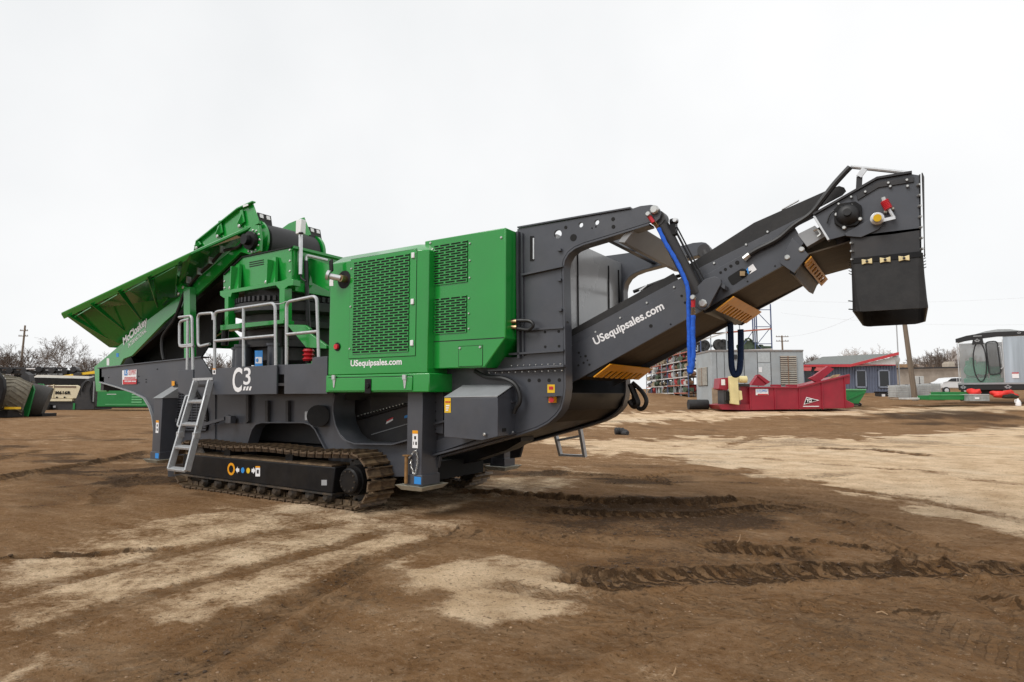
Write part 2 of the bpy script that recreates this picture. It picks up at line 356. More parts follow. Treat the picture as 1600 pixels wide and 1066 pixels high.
def build_ground():
    dn = [1.4]
    while dn[-1] < 26: dn.append(dn[-1] * 1.0062)
    while dn[-1] < 1600: dn.append(dn[-1] * 1.03)
    dv = np.array([-60, -30, -15, -8, -4, -2, -1, -.3, .3, .8, 1.15] + dn)
    inner = list(np.arange(-8.4, 8.41, .034)); outer = grow(8.4, 1500, .05, 1.035)[1:]
    uv = np.array([-x for x in outer[::-1]] + inner + outer)
    U, D = np.meshgrid(uv, dv); Dp = np.maximum(D, 1.0)
    Z = terrain_ud(U, D)
    near = 1 - sstep(22, 45, D)
    Z = Z + near * ((fbm(U * .35, D * .35, 3) - .5) * .09 + (fbm(U * 1.7 + 9, D * 1.7, 3) - .5) * .028 + (fbm(U * 7, D * 7, 3) - .5) * .014)
    # keep the contact of the machine's tracks level
    tx = CAM.x + U * RV.x + D * FH.x; ty = CAM.y + U * RV.y + D * FH.y
    pad = sstep(0, .7, np.minimum(np.minimum(tx + 11.2, -5.3 - tx), np.minimum(ty + 2.1, 2.1 - ty)))
    Z = Z * (1 - pad) + pad * (.006 + (fbm(U * 5 + 40, D * 5, 3) - .5) * .05)
    dry = np.full(U.shape, .16); wet_shade = np.zeros(U.shape)
    wu = U + (fbm(U * 1.3 + 31, D * 1.3, 5) - .5) * .26 * Dp ** .9; wdp = D + (fbm(U * 1.3, D * 1.3 + 77, 5) - .5) * .34 * Dp ** .9
    for p, dv_ in zip(DRY, (.42, .80, .84, .8, .7, .7, .40)):
        sd = poly_sd(wu, wdp, [UDT(*q) for q in p]); k = .035 * Dp + .05
        dry = np.maximum(dry, .16 + dv_ * sstep(-1, 1.2, sd / k))
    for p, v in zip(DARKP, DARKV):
        sd = poly_sd(wu, wdp, [UDT(*q) for q in p]); wet_shade = np.maximum(wet_shade, v * sstep(-1.2, 1.2, sd / (.06 * Dp + .08)))
    # general mottling of the yard, drawn out along the driving direction
    st = fbm(U * .22 + 3, D * .55, 4); dry = np.clip(dry + (st - .5) * .75 * sstep(6, 14, D), 0, 1)
    wet_shade = np.clip(wet_shade + sstep(.52, .70, fbm(U * .45 + 50, D * .8 + 8, 5)) * (.22 + .28 * sstep(6, 12, D)), 0, 1)
    chunk = fbm(U * 14 + 3, D * 14, 3)
    r_arc = np.zeros(U.shape); r_s = np.zeros(U.shape); r_k = np.zeros(U.shape)
    for pts, hw, dep, dk, lug, berm in RUTS:
        P = [UDT(x, y) for x, y in pts]
        lo = (min(p[0] for p in P) - 1, max(p[0] for p in P) + 1, min(p[1] for p in P) - 1, max(p[1] for p in P) + 1)
        m = (U > lo[0]) & (U < lo[1]) & (D > lo[2]) & (D < lo[3])
        if not m.any(): continue
        u, d = U[m], D[m]; wob = (fbm(u * 1.5, d * 1.5, 3) - .5) * .25
        s, a, tot = line_coords(u + wob, d + wob * .6, P); q = np.abs(s) / hw
        ends = sstep(0, .5, a) * sstep(0, .5, tot - a) if tot > 1.2 else 1.0
        prof = 1 - sstep(.75, 1.15, q); bm = np.exp(-((q - 1.25) / .22) ** 2)
        lugp = sstep(.25, .75, np.sin((a + np.abs(s) * 1.1) * 2 * math.pi / .24) * .5 + .5)
        ch = chunk[m]
        kk = ends * lug * (1 - sstep(.85, 1.2, q)) * min(1.0, dk * 1.15 if dk > .5 else dk * .75); up_ = kk > r_k[m]; mi = np.where(m); sel = (mi[0][up_], mi[1][up_])
        r_arc[sel] = a[up_]; r_s[sel] = s[up_]; r_k[sel] = kk[up_]
        Z[m] += ends * (-dep * prof + berm * bm * (.4 + 1.2 * ch) + prof * (ch - .5) * (.06 - .035 * lug))
        wet_shade[m] = np.maximum(wet_shade[m], ends * dk * np.clip(prof + .6 * bm, 0, 1) * (.55 + .6 * ch)); wet_shade[m] = np.maximum(wet_shade[m], ends * min(1, dk * 1.25) * np.exp(-((q - 1.0) / .22) ** 2) * (.35 + 1.1 * ch) * (s > 0 if dk > .6 else 1) * (dep > .02))  # damp rut floor, then a shadow line painted along the berm's inner edge
        dry[m] = dry[m] * (1 - ends * np.clip(prof + .3 * bm, 0, 1) * min(1, dk * 1.2))
    # churned crumbs around the ruts
    Z = Z + np.clip(wet_shade - .35, 0, 1) * (chunk - .45) * .055 * (1 - sstep(12, 20, D)) * (1 - pad)
    nr, nc = U.shape
    co = np.empty((nr * nc, 3)); co[:, 0] = (CAM.x + U * RV.x + D * FH.x).ravel(); co[:, 1] = (CAM.y + U * RV.y + D * FH.y).ravel(); co[:, 2] = Z.ravel()
    idx = np.arange(nr * nc).reshape(nr, nc)
    q = np.stack([idx[:-1, :-1], idx[:-1, 1:], idx[1:, 1:], idx[1:, :-1]], -1).reshape(-1, 4)
    me = bpy.data.meshes.new('ground'); me.vertices.add(len(co)); me.vertices.foreach_set('co', co.ravel())
    me.loops.add(q.size); me.loops.foreach_set('vertex_index', q.ravel().astype(np.int32))
    me.polygons.add(len(q)); me.polygons.foreach_set('loop_start', np.arange(0, q.size, 4, dtype=np.int32))
    me.update(calc_edges=True); me.shade_smooth()
    for nm, A in (('dry', dry), ('wet_shade', wet_shade), ('rut_arc', r_arc), ('rut_side', r_s), ('rut_print', r_k)):
        at = me.attributes.new(nm, 'FLOAT', 'POINT'); at.data.foreach_set('value', A.ravel().astype(np.float32))
    ob = bpy.data.objects.new('ground', me); COL.objects.link(ob); ob['kind'] = 'structure'
    m = bpy.data.materials.new('yard_dirt'); m.use_nodes = True; me.materials.append(m)
    nt = m.node_tree; N = nt.nodes; L = nt.links; b = N['Principled BSDF']
    def noise(sc, det=6, rg=.6, vec=None):
        n = N.new('ShaderNodeTexNoise'); n.inputs['Scale'].default_value = sc; n.inputs['Detail'].default_value = det; n.inputs['Roughness'].default_value = rg
        L.new(vec or tc.outputs['Object'], n.inputs['Vector']); return n.outputs['Fac']
    def mth(op, a, c, cl=False):
        n = N.new('ShaderNodeMath'); n.operation = op; n.use_clamp = cl
        for i, z in enumerate((a, c)):
            if isinstance(z, (int, float)): n.inputs[i].default_value = z
            else: L.new(z, n.inputs[i])
        return n.outputs[0]
    def mixc(f, a, c):
        n = N.new('ShaderNodeMix'); n.data_type = 'RGBA'
        if isinstance(f, (int, float)): n.inputs[0].default_value = f
        else: L.new(f, n.inputs[0])
        for i, z in ((6, a), (7, c)):
            if isinstance(z, tuple): n.inputs[i].default_value = (*z, 1)
            else: L.new(z, n.inputs[i])
        return n.outputs[2]
    def ss(x, a, c):
        n = N.new('ShaderNodeMapRange'); n.interpolation_type = 'SMOOTHSTEP'; n.inputs[1].default_value = a; n.inputs[2].default_value = c; L.new(x, n.inputs[0]); return n.outputs[0]
    tc = N.new('ShaderNodeTexCoord')
    ad = N.new('ShaderNodeAttribute'); ad.attribute_name = 'dry'; aw = N.new('ShaderNodeAttribute'); aw.attribute_name = 'wet_shade'
    n1 = noise(1.6, 8, .68); n2 = noise(13, 9, .74); n3 = noise(80, 6, .7); n4 = noise(.35, 5)
    mp = N.new('ShaderNodeMapping'); mp.inputs['Rotation'].default_value = (0, 0, -YAW + R(12)); mp.inputs['Scale'].default_value = (.55, 2.2, 1); L.new(tc.outputs['Object'], mp.inputs[0])
    nst = noise(1.5, 7, .65, mp.outputs[0])
    mp2 = N.new('ShaderNodeMapping'); mp2.inputs['Rotation'].default_value = (0, 0, -YAW); mp2.inputs['Scale'].default_value = (.75, 1, 1); L.new(tc.outputs['Object'], mp2.inputs[0])
    e = mth('ADD', mth('MULTIPLY', mth('SUBTRACT', n2, .5), .95), mth('MULTIPLY', mth('SUBTRACT', n1, .5), 1.25)); e = mth('ADD', e, mth('MULTIPLY', mth('SUBTRACT', n3, .5), .5))
    e = mth('ADD', e, mth('MULTIPLY', mth('SUBTRACT', nst, .5), .5))
    dryf = ss(mth('ADD', ad.outputs['Fac'], e), .28, .80)
    wet_shade_f = ss(mth('ADD', aw.outputs['Fac'], mth('MULTIPLY', mth('SUBTRACT', n2, .5), 1.5)), .28, .80)
    def attr(nm):
        a = N.new('ShaderNodeAttribute'); a.attribute_name = nm; return a.outputs['Fac']
    rk_ = mth('MULTIPLY', attr('rut_print'), ss(mth('ADD', n1, mth('MULTIPLY', mth('SUBTRACT', n2, .5), .6)), .28, .50))
    ph = mth('ADD', mth('ADD', attr('rut_arc'), mth('MULTIPLY', attr('rut_side'), 1.05)), mth('ADD', mth('MULTIPLY', mth('SUBTRACT', n2, .5), .10), mth('MULTIPLY', mth('SUBTRACT', n1, .5), .16)))
    lugs = ss(mth('SINE', mth('MULTIPLY', ph, 2 * math.pi / .145), 0), -.45, .25)
    gap = mth('MULTIPLY', mth('MULTIPLY', rk_, mth('SUBTRACT', 1.0, lugs)), ss(n1, .30, .52))
    wet_shade_f = mth('MAXIMUM', mth('MULTIPLY', wet_shade_f, mth('SUBTRACT', 1.0, mth('MULTIPLY', mth('MULTIPLY', rk_, lugs), .75))), mth('MULTIPLY', gap, 1.0))
    brown = mixc(ss(n1, .3, .7), (.175, .090, .038), (.250, .139, .064))
    brown = mixc(mth('MULTIPLY', ss(nst, .40, .70), .7), brown, (.32, .205, .115)); brown = mixc(mth('MULTIPLY', ss(n2, .45, .72), .6), brown, (.36, .24, .145)); brown = mixc(mth('MULTIPLY', ss(n2, .46, .30), .5), brown, (.095, .052, .026))
    pale = mixc(ss(n1, .32, .68), (.50, .345, .205), (.75, .56, .37))
    pale = mixc(mth('MULTIPLY', ss(n2, .48, .30), .4), pale, (.33, .22, .13)); pale = mixc(mth('MULTIPLY', ss(n4, .45, .7), .5), pale, (.74, .61, .45))
    c = mixc(dryf, brown, pale); c = mixc(mth('MULTIPLY', wet_shade_f, .92), c, mixc(n2, (.026, .014, .007), (.080, .046, .024)))
    c = mixc(mth('MULTIPLY', ss(n3, .58, .72), .65), c, mixc(n2, (.42, .36, .29), (.22, .16, .11)))       # grit
    c = mixc(mth('MULTIPLY', ss(n3, .43, .30), .6), c, (.05, .033, .021))
    n5 = noise(34, 4, .62, mp2.outputs[0])
    c = mixc(mth('MULTIPLY', ss(n5, .43, .33), .62), c, (.055, .031, .016))
    c = mixc(mth('MULTIPLY', ss(n5, .60, .70), .35), c, (.44, .33, .22))
    L.new(c, b.inputs['Base Color'])
    rg = N.new('ShaderNodeMapRange'); rg.inputs[3].default_value = .95; rg.inputs[4].default_value = .86; L.new(wet_shade_f, rg.inputs[0]); L.new(rg.outputs[0], b.inputs['Roughness'])
    b.inputs['Specular IOR Level'].default_value = .06
    hgt = mth('ADD', mth('MULTIPLY', mth('MULTIPLY', rk_, lugs), .95), mth('ADD', mth('MULTIPLY', n2, .7), mth('ADD', mth('MULTIPLY', n3, .38), mth('MULTIPLY', noise(28, 6, .7), .45))))
    bp = N.new('ShaderNodeBump'); bp.inputs['Strength'].default_value = .9; bp.inputs['Distance'].default_value = .05
    L.new(hgt, bp.inputs['Height']); L.new(bp.outputs[0], b.inputs['Normal'])
    return ob
ground = build_ground()

# ================================================================== THE MOBILE CONE CRUSHER
CO = Vector((-8, 0, 0))
CR = thing('mobile_crusher', 'big green and grey tracked rock crusher with raised hopper and discharge conveyor', 'crusher', CO)
YE, YB, YC, YV, YH = -1.45, -1.27, -1.0, -.70, -.62      # canopy, rear canopy, chassis, discharge conveyor, feed conveyor side planes
def part(mb, name, m, parent=None, **k): return mb.build(name, m, parent or CR, off=CO, **k)
def L3(pts, Y): return [PX(x, y, Y) for x, y in pts]
def plate(pts, Y, th, mb=None): return (mb or MB()).prism(L3(pts, Y), (0, th, 0))
def mir(p): return Vector((p[0], -p[1], p[2]))
def mplate(pts, Y, th, mb=None): return (mb or MB()).prism([mir(p) for p in L3(pts, Y)], (0, -th, 0))
def sticker(pts4, Y, m, name='decal', parent=None, lift=.004):     # four photo corners on plane Y
    return part(MB().prism([p + Vector((0, -lift, 0)) for p in L3(pts4, Y)], (0, lift * .7, 0)), name, m, parent)
def rect(x0, y0, x1, y1): return [(x0, y1), (x1, y1), (x1, y0), (x0, y0)]

# ---- chassis
HF = [(155, 576), (205, 570.5), (255, 565), (303, 559.5), (314, 559), (332, 588), (336, 620), (336, 700), (240, 700), (238.5, 668), (236, 650), (231, 635), (223, 622), (205, 613), (180, 604.5), (155, 597)]
hf = part(plate(HF, YC, .03), 'hopper_frame', GREY, bevel=.004)
part(MB().ribbon(L3([(152, 576.2), (205, 570.3), (255, 564.8), (314, 558.8)], YC - .03), (0, .16, 0), .022), 'flange', GREY, hf, bevel=.003)
part(MB().ribbon(L3([(154, 598), (180, 605.6), (205, 614), (223, 623), (231, 636), (236, 651), (238.5, 669), (240, 700)], YC - .045), (0, .2, 0), .022), 'flange', LGREY, hf, bevel=.003)
part(MB().prism(L3([(155, 576), (159, 576), (159, 598), (155, 597)], YC), (0, .25, 0)), 'end_plate', BLACK, hf)
hff = part(mplate(HF, YC, .03), 'hopper_frame', GREY)
part(MB().bolts(L3([(170, 590), (246, 577), (217, 588), (217, 598), (228.5, 593), (228.5, 597)], YC), (0, -1, 0), .012), 'bolts', GREYD, hf)
part(MB().box((-14.1, -1.0, 1.62), (-13.98, 1.0, 1.9)).box((-12.2, -.97, 1.25), (-12.05, .97, 1.5)), 'cross_member', GREYD)
MF = [(262, 612), (522, 612), (519.5, 630), (519, 645), (523, 665), (530, 680), (540, 690), (553, 695), (612, 696), (640, 688), (640, 745), (517, 745), (512, 712), (497, 684), (491, 672), (484, 665), (474, 661.5), (408, 661.5), (399, 664), (393, 672), (384, 700), (384, 745), (262, 745)]
mf = part(plate(MF, YC + .02, .03), 'main_frame', GREY, bevel=.004)
part(MB().ribbon(L3([(384, 720), (384.5, 700), (393.5, 672), (399.5, 664), (408, 661.5), (474, 661.5), (484, 665), (491, 672), (497, 684), (512, 712)], YC - .03), (0, .2, 0), .02), 'arch_flange', GREY, mf, bevel=.003)
part(MB().ribbon(L3([(522, 616), (519.5, 630), (519, 645), (523, 665), (530, 680), (540, 690), (553, 695), (612, 696), (640, 688)], YC - .10), (0, .42, 0), .02), 'opening_flange', GREY, mf, bevel=.003)
part(plate([(384, 617), (388, 617), (388, 658), (384, 662)], YC - .04, .05), 'stiffener', GREYD, mf); part(plate([(414, 626), (418, 626), (418, 659), (414, 659)], YC - .04, .05), 'stiffener', GREYD, mf)
part(plate([(446, 626), (450, 626), (450, 659), (446, 659)], YC - .04, .05), 'stiffener', GREYD, mf)
part(mplate(MF, YC + .02, .03), 'main_frame', GREY)
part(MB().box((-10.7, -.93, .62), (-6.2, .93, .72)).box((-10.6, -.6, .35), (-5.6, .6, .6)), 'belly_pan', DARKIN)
part(MB().box((-11.0, -.5, .75), (-6.9, .5, 1.5)), 'centre_box', GREYD)
part(plate(rect(476, 643, 490, 657), YC - .16, .16), 'sensor_box', LGREY, bevel=.006)
part(MB().cyl(PX(497, 650, YC - .12), PX(497, 650, YC + .02), .16, 20), 'motor', BLACK)
part(MB().tube(smooth_path(L3([(340, 660), (352, 652), (357, 650), (362, 652)], YC - .06)), .02, 8), 'hose', HOSE)
part(plate(rect(352, 650, 360, 662), YC - .12, .1), 'step_bracket', GREY, bevel=.004)
part(MB().bar(PX(318, 664, YC - .1), PX(352, 654, YC - .1), .05, .05), 'step_arm', GREY)
# side radiator mesh behind the ladder: dark recess with slats
GM = rounded([Vector((x, y, 0)) for x, y in [(268, 600), (300, 600), (324, 640), (324, 676), (268, 672)]], 12, 4)
part(plate([(p.x, p.y) for p in GM], YC - .03, .035), 'side_vent', BLACK)
vb = MB()
for i in range(17):
    y = 606 + i * 4.1; x1 = 300 + min(24, max(0, (y - 604) * .62))
    vb.bar(PX(272, y, YC - .045), PX(x1 - 2, y + .2, YC - .045), .012, .022)
for x in (276, 284, 292, 300, 308, 316): vb.bar(PX(x, 606 if x < 304 else 622, YC - .05), PX(x, 670, YC - .05), .012, .012, up=(1, 0, 0))
part(vb, 'vent_mesh', GREY, kind='stuff')
for y in (620, 656.5): part(plate(rect(268, y - 3, 274, y + 3), YC - .07, .03), 'vent_clip', ALU)

# ---- lower conveyor seen through the frame opening
lc = part(plate([(540, 690), (560, 655), (637, 634), (637, 690)], -.55, .05), 'under_conveyor', GREYD)
part(plate([(553, 658), (640, 632), (640, 628), (553, 653)], -.6, .12), 'conveyor_edge', BLACK, lc)
part(MB().bolts(L3([(560 + i * 5, 650 - i * 1.35) for i in range(15)], -.62), (0, -1, 0), .012), 'bolts', STEEL, lc)
sticker([(603, 663), (614, 657), (614.5, 652), (605, 657)], -.55, WHITE, parent=lc)
sticker([(604.6, 659), (614.2, 654), (614.5, 651.8), (605, 656.8)], -.552, REDP, parent=lc, lift=.008)
sticker([(632, 654), (638, 652), (638, 648), (632, 650)], -.55, BLUE, parent=lc)
part(plate([(580, 680), (640, 662), (640, 661), (580, 678.6)], -.56, .01), 'seam', LGREY, lc)

# ---- rear frame with gantry arm (both sides) 
RF = [(668, 560), (808, 540), (808, 358)]
ARM = [(808, 358), (905, 341), (985, 327), (1000, 322), (1016, 320), (1024, 321), (1030, 326), (1033, 333), (1031, 341), (1025, 347), (1014, 348), (985, 357), (945, 369.5), (912, 379.5), (897, 386), (887, 394), (880, 406), (877.5, 420)]
LOW = [(879, 470), (880, 512), (880.6, 574), (881, 606), (879, 622), (875, 637), (867, 648), (855, 658.5), (838, 667.5), (810, 677), (780, 686), (720, 703), (668, 716)]
rear = part(plate(ARM + LOW + [(668, 560), (808, 558)], YC, .03), 'rear_frame', GREY)
def punch(ob, holes, Y):
    cm = MB()
    for x, y, r_ in holes: p_ = PX(x, y, Y); cm.cyl(p_ + Vector((0, -.1, 0)), p_ + Vector((0, .15, 0)), r_, 20)
    cut = part(cm, 'cutter', GREY); md = ob.modifiers.new('b', 'BOOLEAN'); md.operation = 'DIFFERENCE'; md.object = cut; md.solver = 'EXACT'
    bpy.context.view_layer.update(); dg = bpy.context.evaluated_depsgraph_get()
    me = bpy.data.meshes.new_from_object(ob.evaluated_get(dg)); ob.modifiers.remove(md)
    if len(me.polygons) > 10: ob.data = me; me.shade_smooth(); me.set_sharp_from_angle(angle=R(38))
    bpy.data.objects.remove(cut)
punch(rear, ((871.5, 366, .05), (907.5, 351.5, .028), (932.5, 347.5, .028), (925, 357, .008), (931, 355, .008)), YC)
bv = rear.modifiers.new('bevel', 'BEVEL'); bv.width = .004; bv.segments = 2; bv.limit_method = 'ANGLE'; bv.angle_limit = R(40)
rearf = part(mplate(ARM + LOW + [(668, 560), (808, 558)], YC, .03), 'rear_frame', GREY)
part(MB().ribbon(L3([(808, 356.5), (905, 339.5), (985, 325.8)], YC - .02), (0, .1, 0), .02), 'top_flange', GREY, rear, bevel=.003)
part(MB().ribbon(L3([(806, 362), (806, 440), (807, 500), (808, 560)], YC - .05), (0, .12, 0), .03), 'front_flange', GREY, rear)
for s_, pr in ((1, rear), (-1, rearf)):
    Q = lambda pts, dy: [p if s_ > 0 else mir(p) for p in L3(pts, YC + dy)]
    part(MB().ribbon(Q([(1014, 348.5), (985, 357.5), (945, 370), (912, 380), (897, 386.5), (887, 394.5), (880.3, 406), (877.8, 420), (879, 470), (880, 512), (880.8, 574), (881.2, 606), (879.2, 622.3), (875.2, 637.3), (867.2, 648.5), (855, 659), (838, 668), (810, 677.5), (720, 703.5), (672, 716)], -.012), (0, .17 * s_, 0), .024), 'edge_flange', GREY, pr, bevel=.003)
part(plate([(814, 428), (878, 414), (878, 417), (814, 431)], YC - .05, .05), 'rib', GREY, rear); part(plate([(806, 515), (880, 510), (880, 513), (806, 518)], YC - .03, .03), 'rib', GREY, rear)
part(plate([(795, 552), (880, 546), (880, 549), (795, 555)], YC - .05, .05), 'rib', GREY, rear); part(plate([(762, 577), (880, 570), (880, 574), (762, 581)], YC - .09, .09), 'rib', GREY, rear, bevel=.004)
part(plate([(814, 364), (816, 364), (818, 556), (816, 556)], YC - .03, .03), 'rib', GREY, rear)
part(plate(rect(828, 369, 834, 408), YC - .006, .008), 'slot', BLACK, rear); part(plate(rect(832.5, 372, 834.5, 405), YC - .01, .008), 'gauge_glass', ALU, rear)
hb = MB()
for (x, y, r_) in ((896, 371.5, .042), (884, 355.5, .020), (958, 342.5, .022), (958.5, 354.5, .022), (851.5, 519, .016), (873, 518, .016), (852, 542, .016), (873.6, 541, .016), (827, 594.5, .022), (842.5, 594.5, .022), (858, 594.4, .022), (874, 594, .022), (887, 504, .014)):
    p_ = PX(x, y, YC); hb.cyl(p_ + Vector((0, -.004, 0)), p_ + Vector((0, .002, 0)), r_, 14)
part(hb, 'punched_holes', DARKIN, rear, kind='stuff')
part(MB().bolts(L3([(800 + i * 9.5, 571.5 - i * .35) for i in range(9)] + [(765 + i * 10.3, 583 - i * .35) for i in range(12)], YC - .05), (0, -1, 0), .009), 'bolts', STEEL, rear)
for x, y in ((873, 390), (873, 437), (874, 484)): part(plate(rect(x - 3, y - 2, x + 3, y + 2), YC - .04, .04), 'lug', GREY, rear)
# bulkhead between the side plates
bk = MB().box((-3.50, -.97, 1.9), (-3.45, .97, 3.42)); part(bk, 'bulkhead', mat('pale_grey_paint', (.34, .345, .35), .25, var=.15, scale=1.2, coat=.4, bump=.06, bscale=1.5), rear)
for y in (-.45, .5, .85):
    part(MB().box((-3.45, y, 1.95), (-3.435, y + .015, 3.3)), 'crease', BLACK, rear)
tip = PX(991, 357, YC); part(MB().prism([Vector((-2.68, -.98, 3.22)), Vector((-2.60, -.98, 3.20)), Vector((-2.44, -.98, 3.38)), Vector((-2.50, -.98, 3.42))], (0, 1.96, 0)), 'cross_beam', LGREY, bevel=.006)
part(MB().box((-3.0, -.98, 3.36), (-2.93, .98, 3.44)), 'cross_brace', GREY); part(MB().box((-2.93, .15, 3.38), (-2.64, .22, 3.42)), 'cross_brace', GREY)
part(MB().tube(smooth_path([Vector((-3.25, .93, 2.98)), Vector((-2.8, .92, 3.1)), Vector((-2.5, .92, 3.15))]), .025, 8), 'inner_hose', HOSE)
# closed lower pan between the side plates
lowpts = [PX(x, y, YC) for x, y in [(879.2, 622), (867, 648), (838, 667.5), (780, 686), (720, 703), (668, 716)]]
pan = MB()
for a, b_ in zip(lowpts[:-1], lowpts[1:]): pan.prism([Vector((a.x, -.97, a.z + .04)), Vector((b_.x, -.97, b_.z + .04)), Vector((b_.x, .97, b_.z + .04)), Vector((a.x, .97, a.z + .04))], (0, 0, .02))
part(pan, 'lower_pan', BLACK)
part(plate([(674, 690), (800, 652), (800, 668), (674, 711)], YC - .04, .04), 'lower_chord', GREY, rear, bevel=.004)
part(plate([(661, 666), (800, 626), (800, 629), (661, 669)], YC - .10, .10), 'chord_flange', GREY, rear); part(plate([(661, 714), (800, 676), (800, 679), (661, 717)], YC - .12, .12), 'chord_flange', GREY, rear)
part(plate([(672, 616), (692, 612), (692, 678), (674, 676)], YC - .06, .06), 'doubler_plate', GREY, rear, bevel=.003)
part(MB().bolts(L3([(680.5, 629), (680.5, 643), (680.5, 657), (680.5, 671)], YC - .06), (0, -1, 0), .014, .004), 'bolts', DARKIN, rear)
part(plate([(668, 718), (688, 712), (684, 731), (668, 733)], YC - .02, .05), 'tow_lug', GREY, rear, bevel=.006); part(plate([(672, 722), (682, 719), (681, 726), (673, 727)], YC - .024, .02), 'tow_eye', DARKIN, rear)
part(mplate([(668, 718), (690, 712), (684, 735), (668, 737)], YC - .02, .05), 'tow_lug', GREYD, rearf)
part(MB().bolts(L3([(668, 627.5)], -1.05), (0, -1, 0), .03), 'bolts', STEEL, rear)

# emergency stop with its hood and decal
sticker(rect(855.5, 601, 867, 614), YC, YELLOW); sticker(rect(858, 604, 864.5, 609), YC - .004, REDP)
part(MB().prism(L3([(848, 621), (854, 616.5), (864, 616), (871, 619), (866, 619.6), (855, 620)], YC - .10), (0, .1, 0)), 'stop_hood', GREY)
part(plate(rect(857, 620, 866.5, 629.5), YC - .05, .05), 'stop_box', ORANGE); part(MB().cyl(PX(861.5, 625, YC - .08), PX(861.5, 625, YC - .03), .03, 12), 'stop_button', REDP)

# ---- control cabinet
X0, X1 = -4.78, -4.02
cab = part(MB().prism([Vector((X0, -1.4, 1.02)), Vector((-4.22, -1.4, 1.0)), Vector((X1, -1.36, 1.05)), Vector((X1, -1.36, 1.5)), Vector((-4.08, -1.4, 1.48)), Vector((X0, -1.4, 1.49))][:3] + [Vector((X1, -1.36, 1.05))][:0] + [Vector((X1, -1.38, 1.5)), Vector((X0, -1.4, 1.49))], (0, .4, 0)), 'control_cabinet', GREY, bevel=.008)
part(MB().prism([Vector((X0, -1.4, 1.492)), Vector((X1, -1.38, 1.502)), Vector((X1, -1.02, 1.64)), Vector((X0, -1.02, 1.64))], (0, 0, .012)), 'cabinet_lid', LGREY, cab, bevel=.003)
part(MB().prism([Vector((X1, -1.375, 1.49)), Vector((X1, -1.0, 1.49)), Vector((X1, -1.0, 1.638))], (-.01, 0, 0)).prism([Vector((X0, -1.395, 1.49)), Vector((X0, -1.0, 1.49)), Vector((X0, -1.0, 1.638))], (.01, 0, 0)), 'cabinet_gable', GREY, cab)
sticker(rect(694.8, 622, 704.5, 645), -1.4, YELLOW, parent=cab); 
for i in range(3): sticker(rect(696 + i * 2.8, 627, 698 + i * 2.8, 629.4), -1.404, REDP, parent=cab)
for i in range(3): sticker(rect(697, 633 + i * 3.6, 702.5 - i, 635 + i * 3.6), -1.404, WHITE, parent=cab)
part(MB().box((X1 - .002, -1.28, 1.1), (X1 + .006, -1.2, 1.14)), 'cable_slot', DARKIN, cab)
part(MB().bolts([PX(757, 679, -1.41)], (0, -1, 0), .02).bolts([Vector((X1, -1.05, 1.08))], (1, 0, 0), .02), 'bolts', STEEL, cab)
part(MB().tube(smooth_path(L3([(742, 580), (760, 589), (785, 591), (803, 599), (811, 613), (812, 628), (806, 638), (803, 646)], YC - .1)), .028, 8), 'cable_loom', HOSE)

# ---- engine canopy
E0, E1 = PX(512, 500, YE).x, PX(662, 500, YE).x
ZB, ZT = 1.56, 3.42
def canopy(x0, x1, y0, z0, z1, y1, ch=.06, cz=.05):
    """box with chamfered front corners and top edge"""
    fr = [(x0 + ch * .3, y0), (x1 - ch, y0), (x1, y0 + ch * .5), (x1, y1), (x0, y1), (x0, y0 + ch * .3)]
    cx, cy = (x0 + x1) / 2, (y0 + y1) / 2; mb = MB(); n = len(fr)
    top = [(x + (cz if x < cx else -cz) * 1.4, y + (cz if y < cy else -cz) * 1.6) for x, y in fr]
    vs = [(x, y, z0) for x, y in fr] + [(x, y, z1 - cz) for x, y in fr] + [(x, y, z1 + cz * .35) for x, y in top]
    fs = [tuple(range(n)), tuple(range(2 * n, 3 * n))] + [(i, (i + 1) % n, n + (i + 1) % n, n + i) for i in range(n)] + [(n + i, n + (i + 1) % n, 2 * n + (i + 1) % n, 2 * n + i) for i in range(n)]
    return mb.add(vs, fs)
can = part(canopy(E0, E1 + .02, YE, 1.80, ZT + .015, .95, ch=.13, cz=.085), 'engine_canopy', GREEN, bevel=.008)
X2 = PX(671, 600, YE).x
part(MB().box((E0, YE - .005, ZB), (X2, .9, 1.795)), 'lower_canopy', GREEN, can, bevel=.012)
dx0, dx1 = PX(514, 600, YE).x, PX(645.5, 600, YE).x
part(MB().box((dx0, YE - .02, ZB + .02), (dx1, YE - .006, 1.755)), 'toolbox_door', GREEN, can, bevel=.006)
part(MB().box((dx0, YE - .012, 1.752), (dx1, YE - .0055, 1.765)), 'door_gap', DARKIN, can)
for x in (522.5, 633):
    c = PX(x, 592, YE - .02); part(MB().box((c.x - .028, YE - .045, c.z - .01), (c.x + .028, YE - .02, c.z + .05)).prism([Vector((c.x - .026, YE - .03, c.z - .012)), Vector((c.x + .026, YE - .03, c.z - .012)), Vector((c.x + .008, YE - .03, c.z - .12)), Vector((c.x - .008, YE - .03, c.z - .12))], (0, .012, 0)), 'hinge', ALU, can)
c = PX(575.5, 603, YE - .02); part(MB().box((c.x - .055, YE - .032, c.z - .1), (c.x + .055, YE - .018, c.z + .09)).cyl((c.x, YE - .05, c.z), (c.x, YE - .02, c.z), .035, 12), 'door_latch', BLACK, can, bevel=.004)
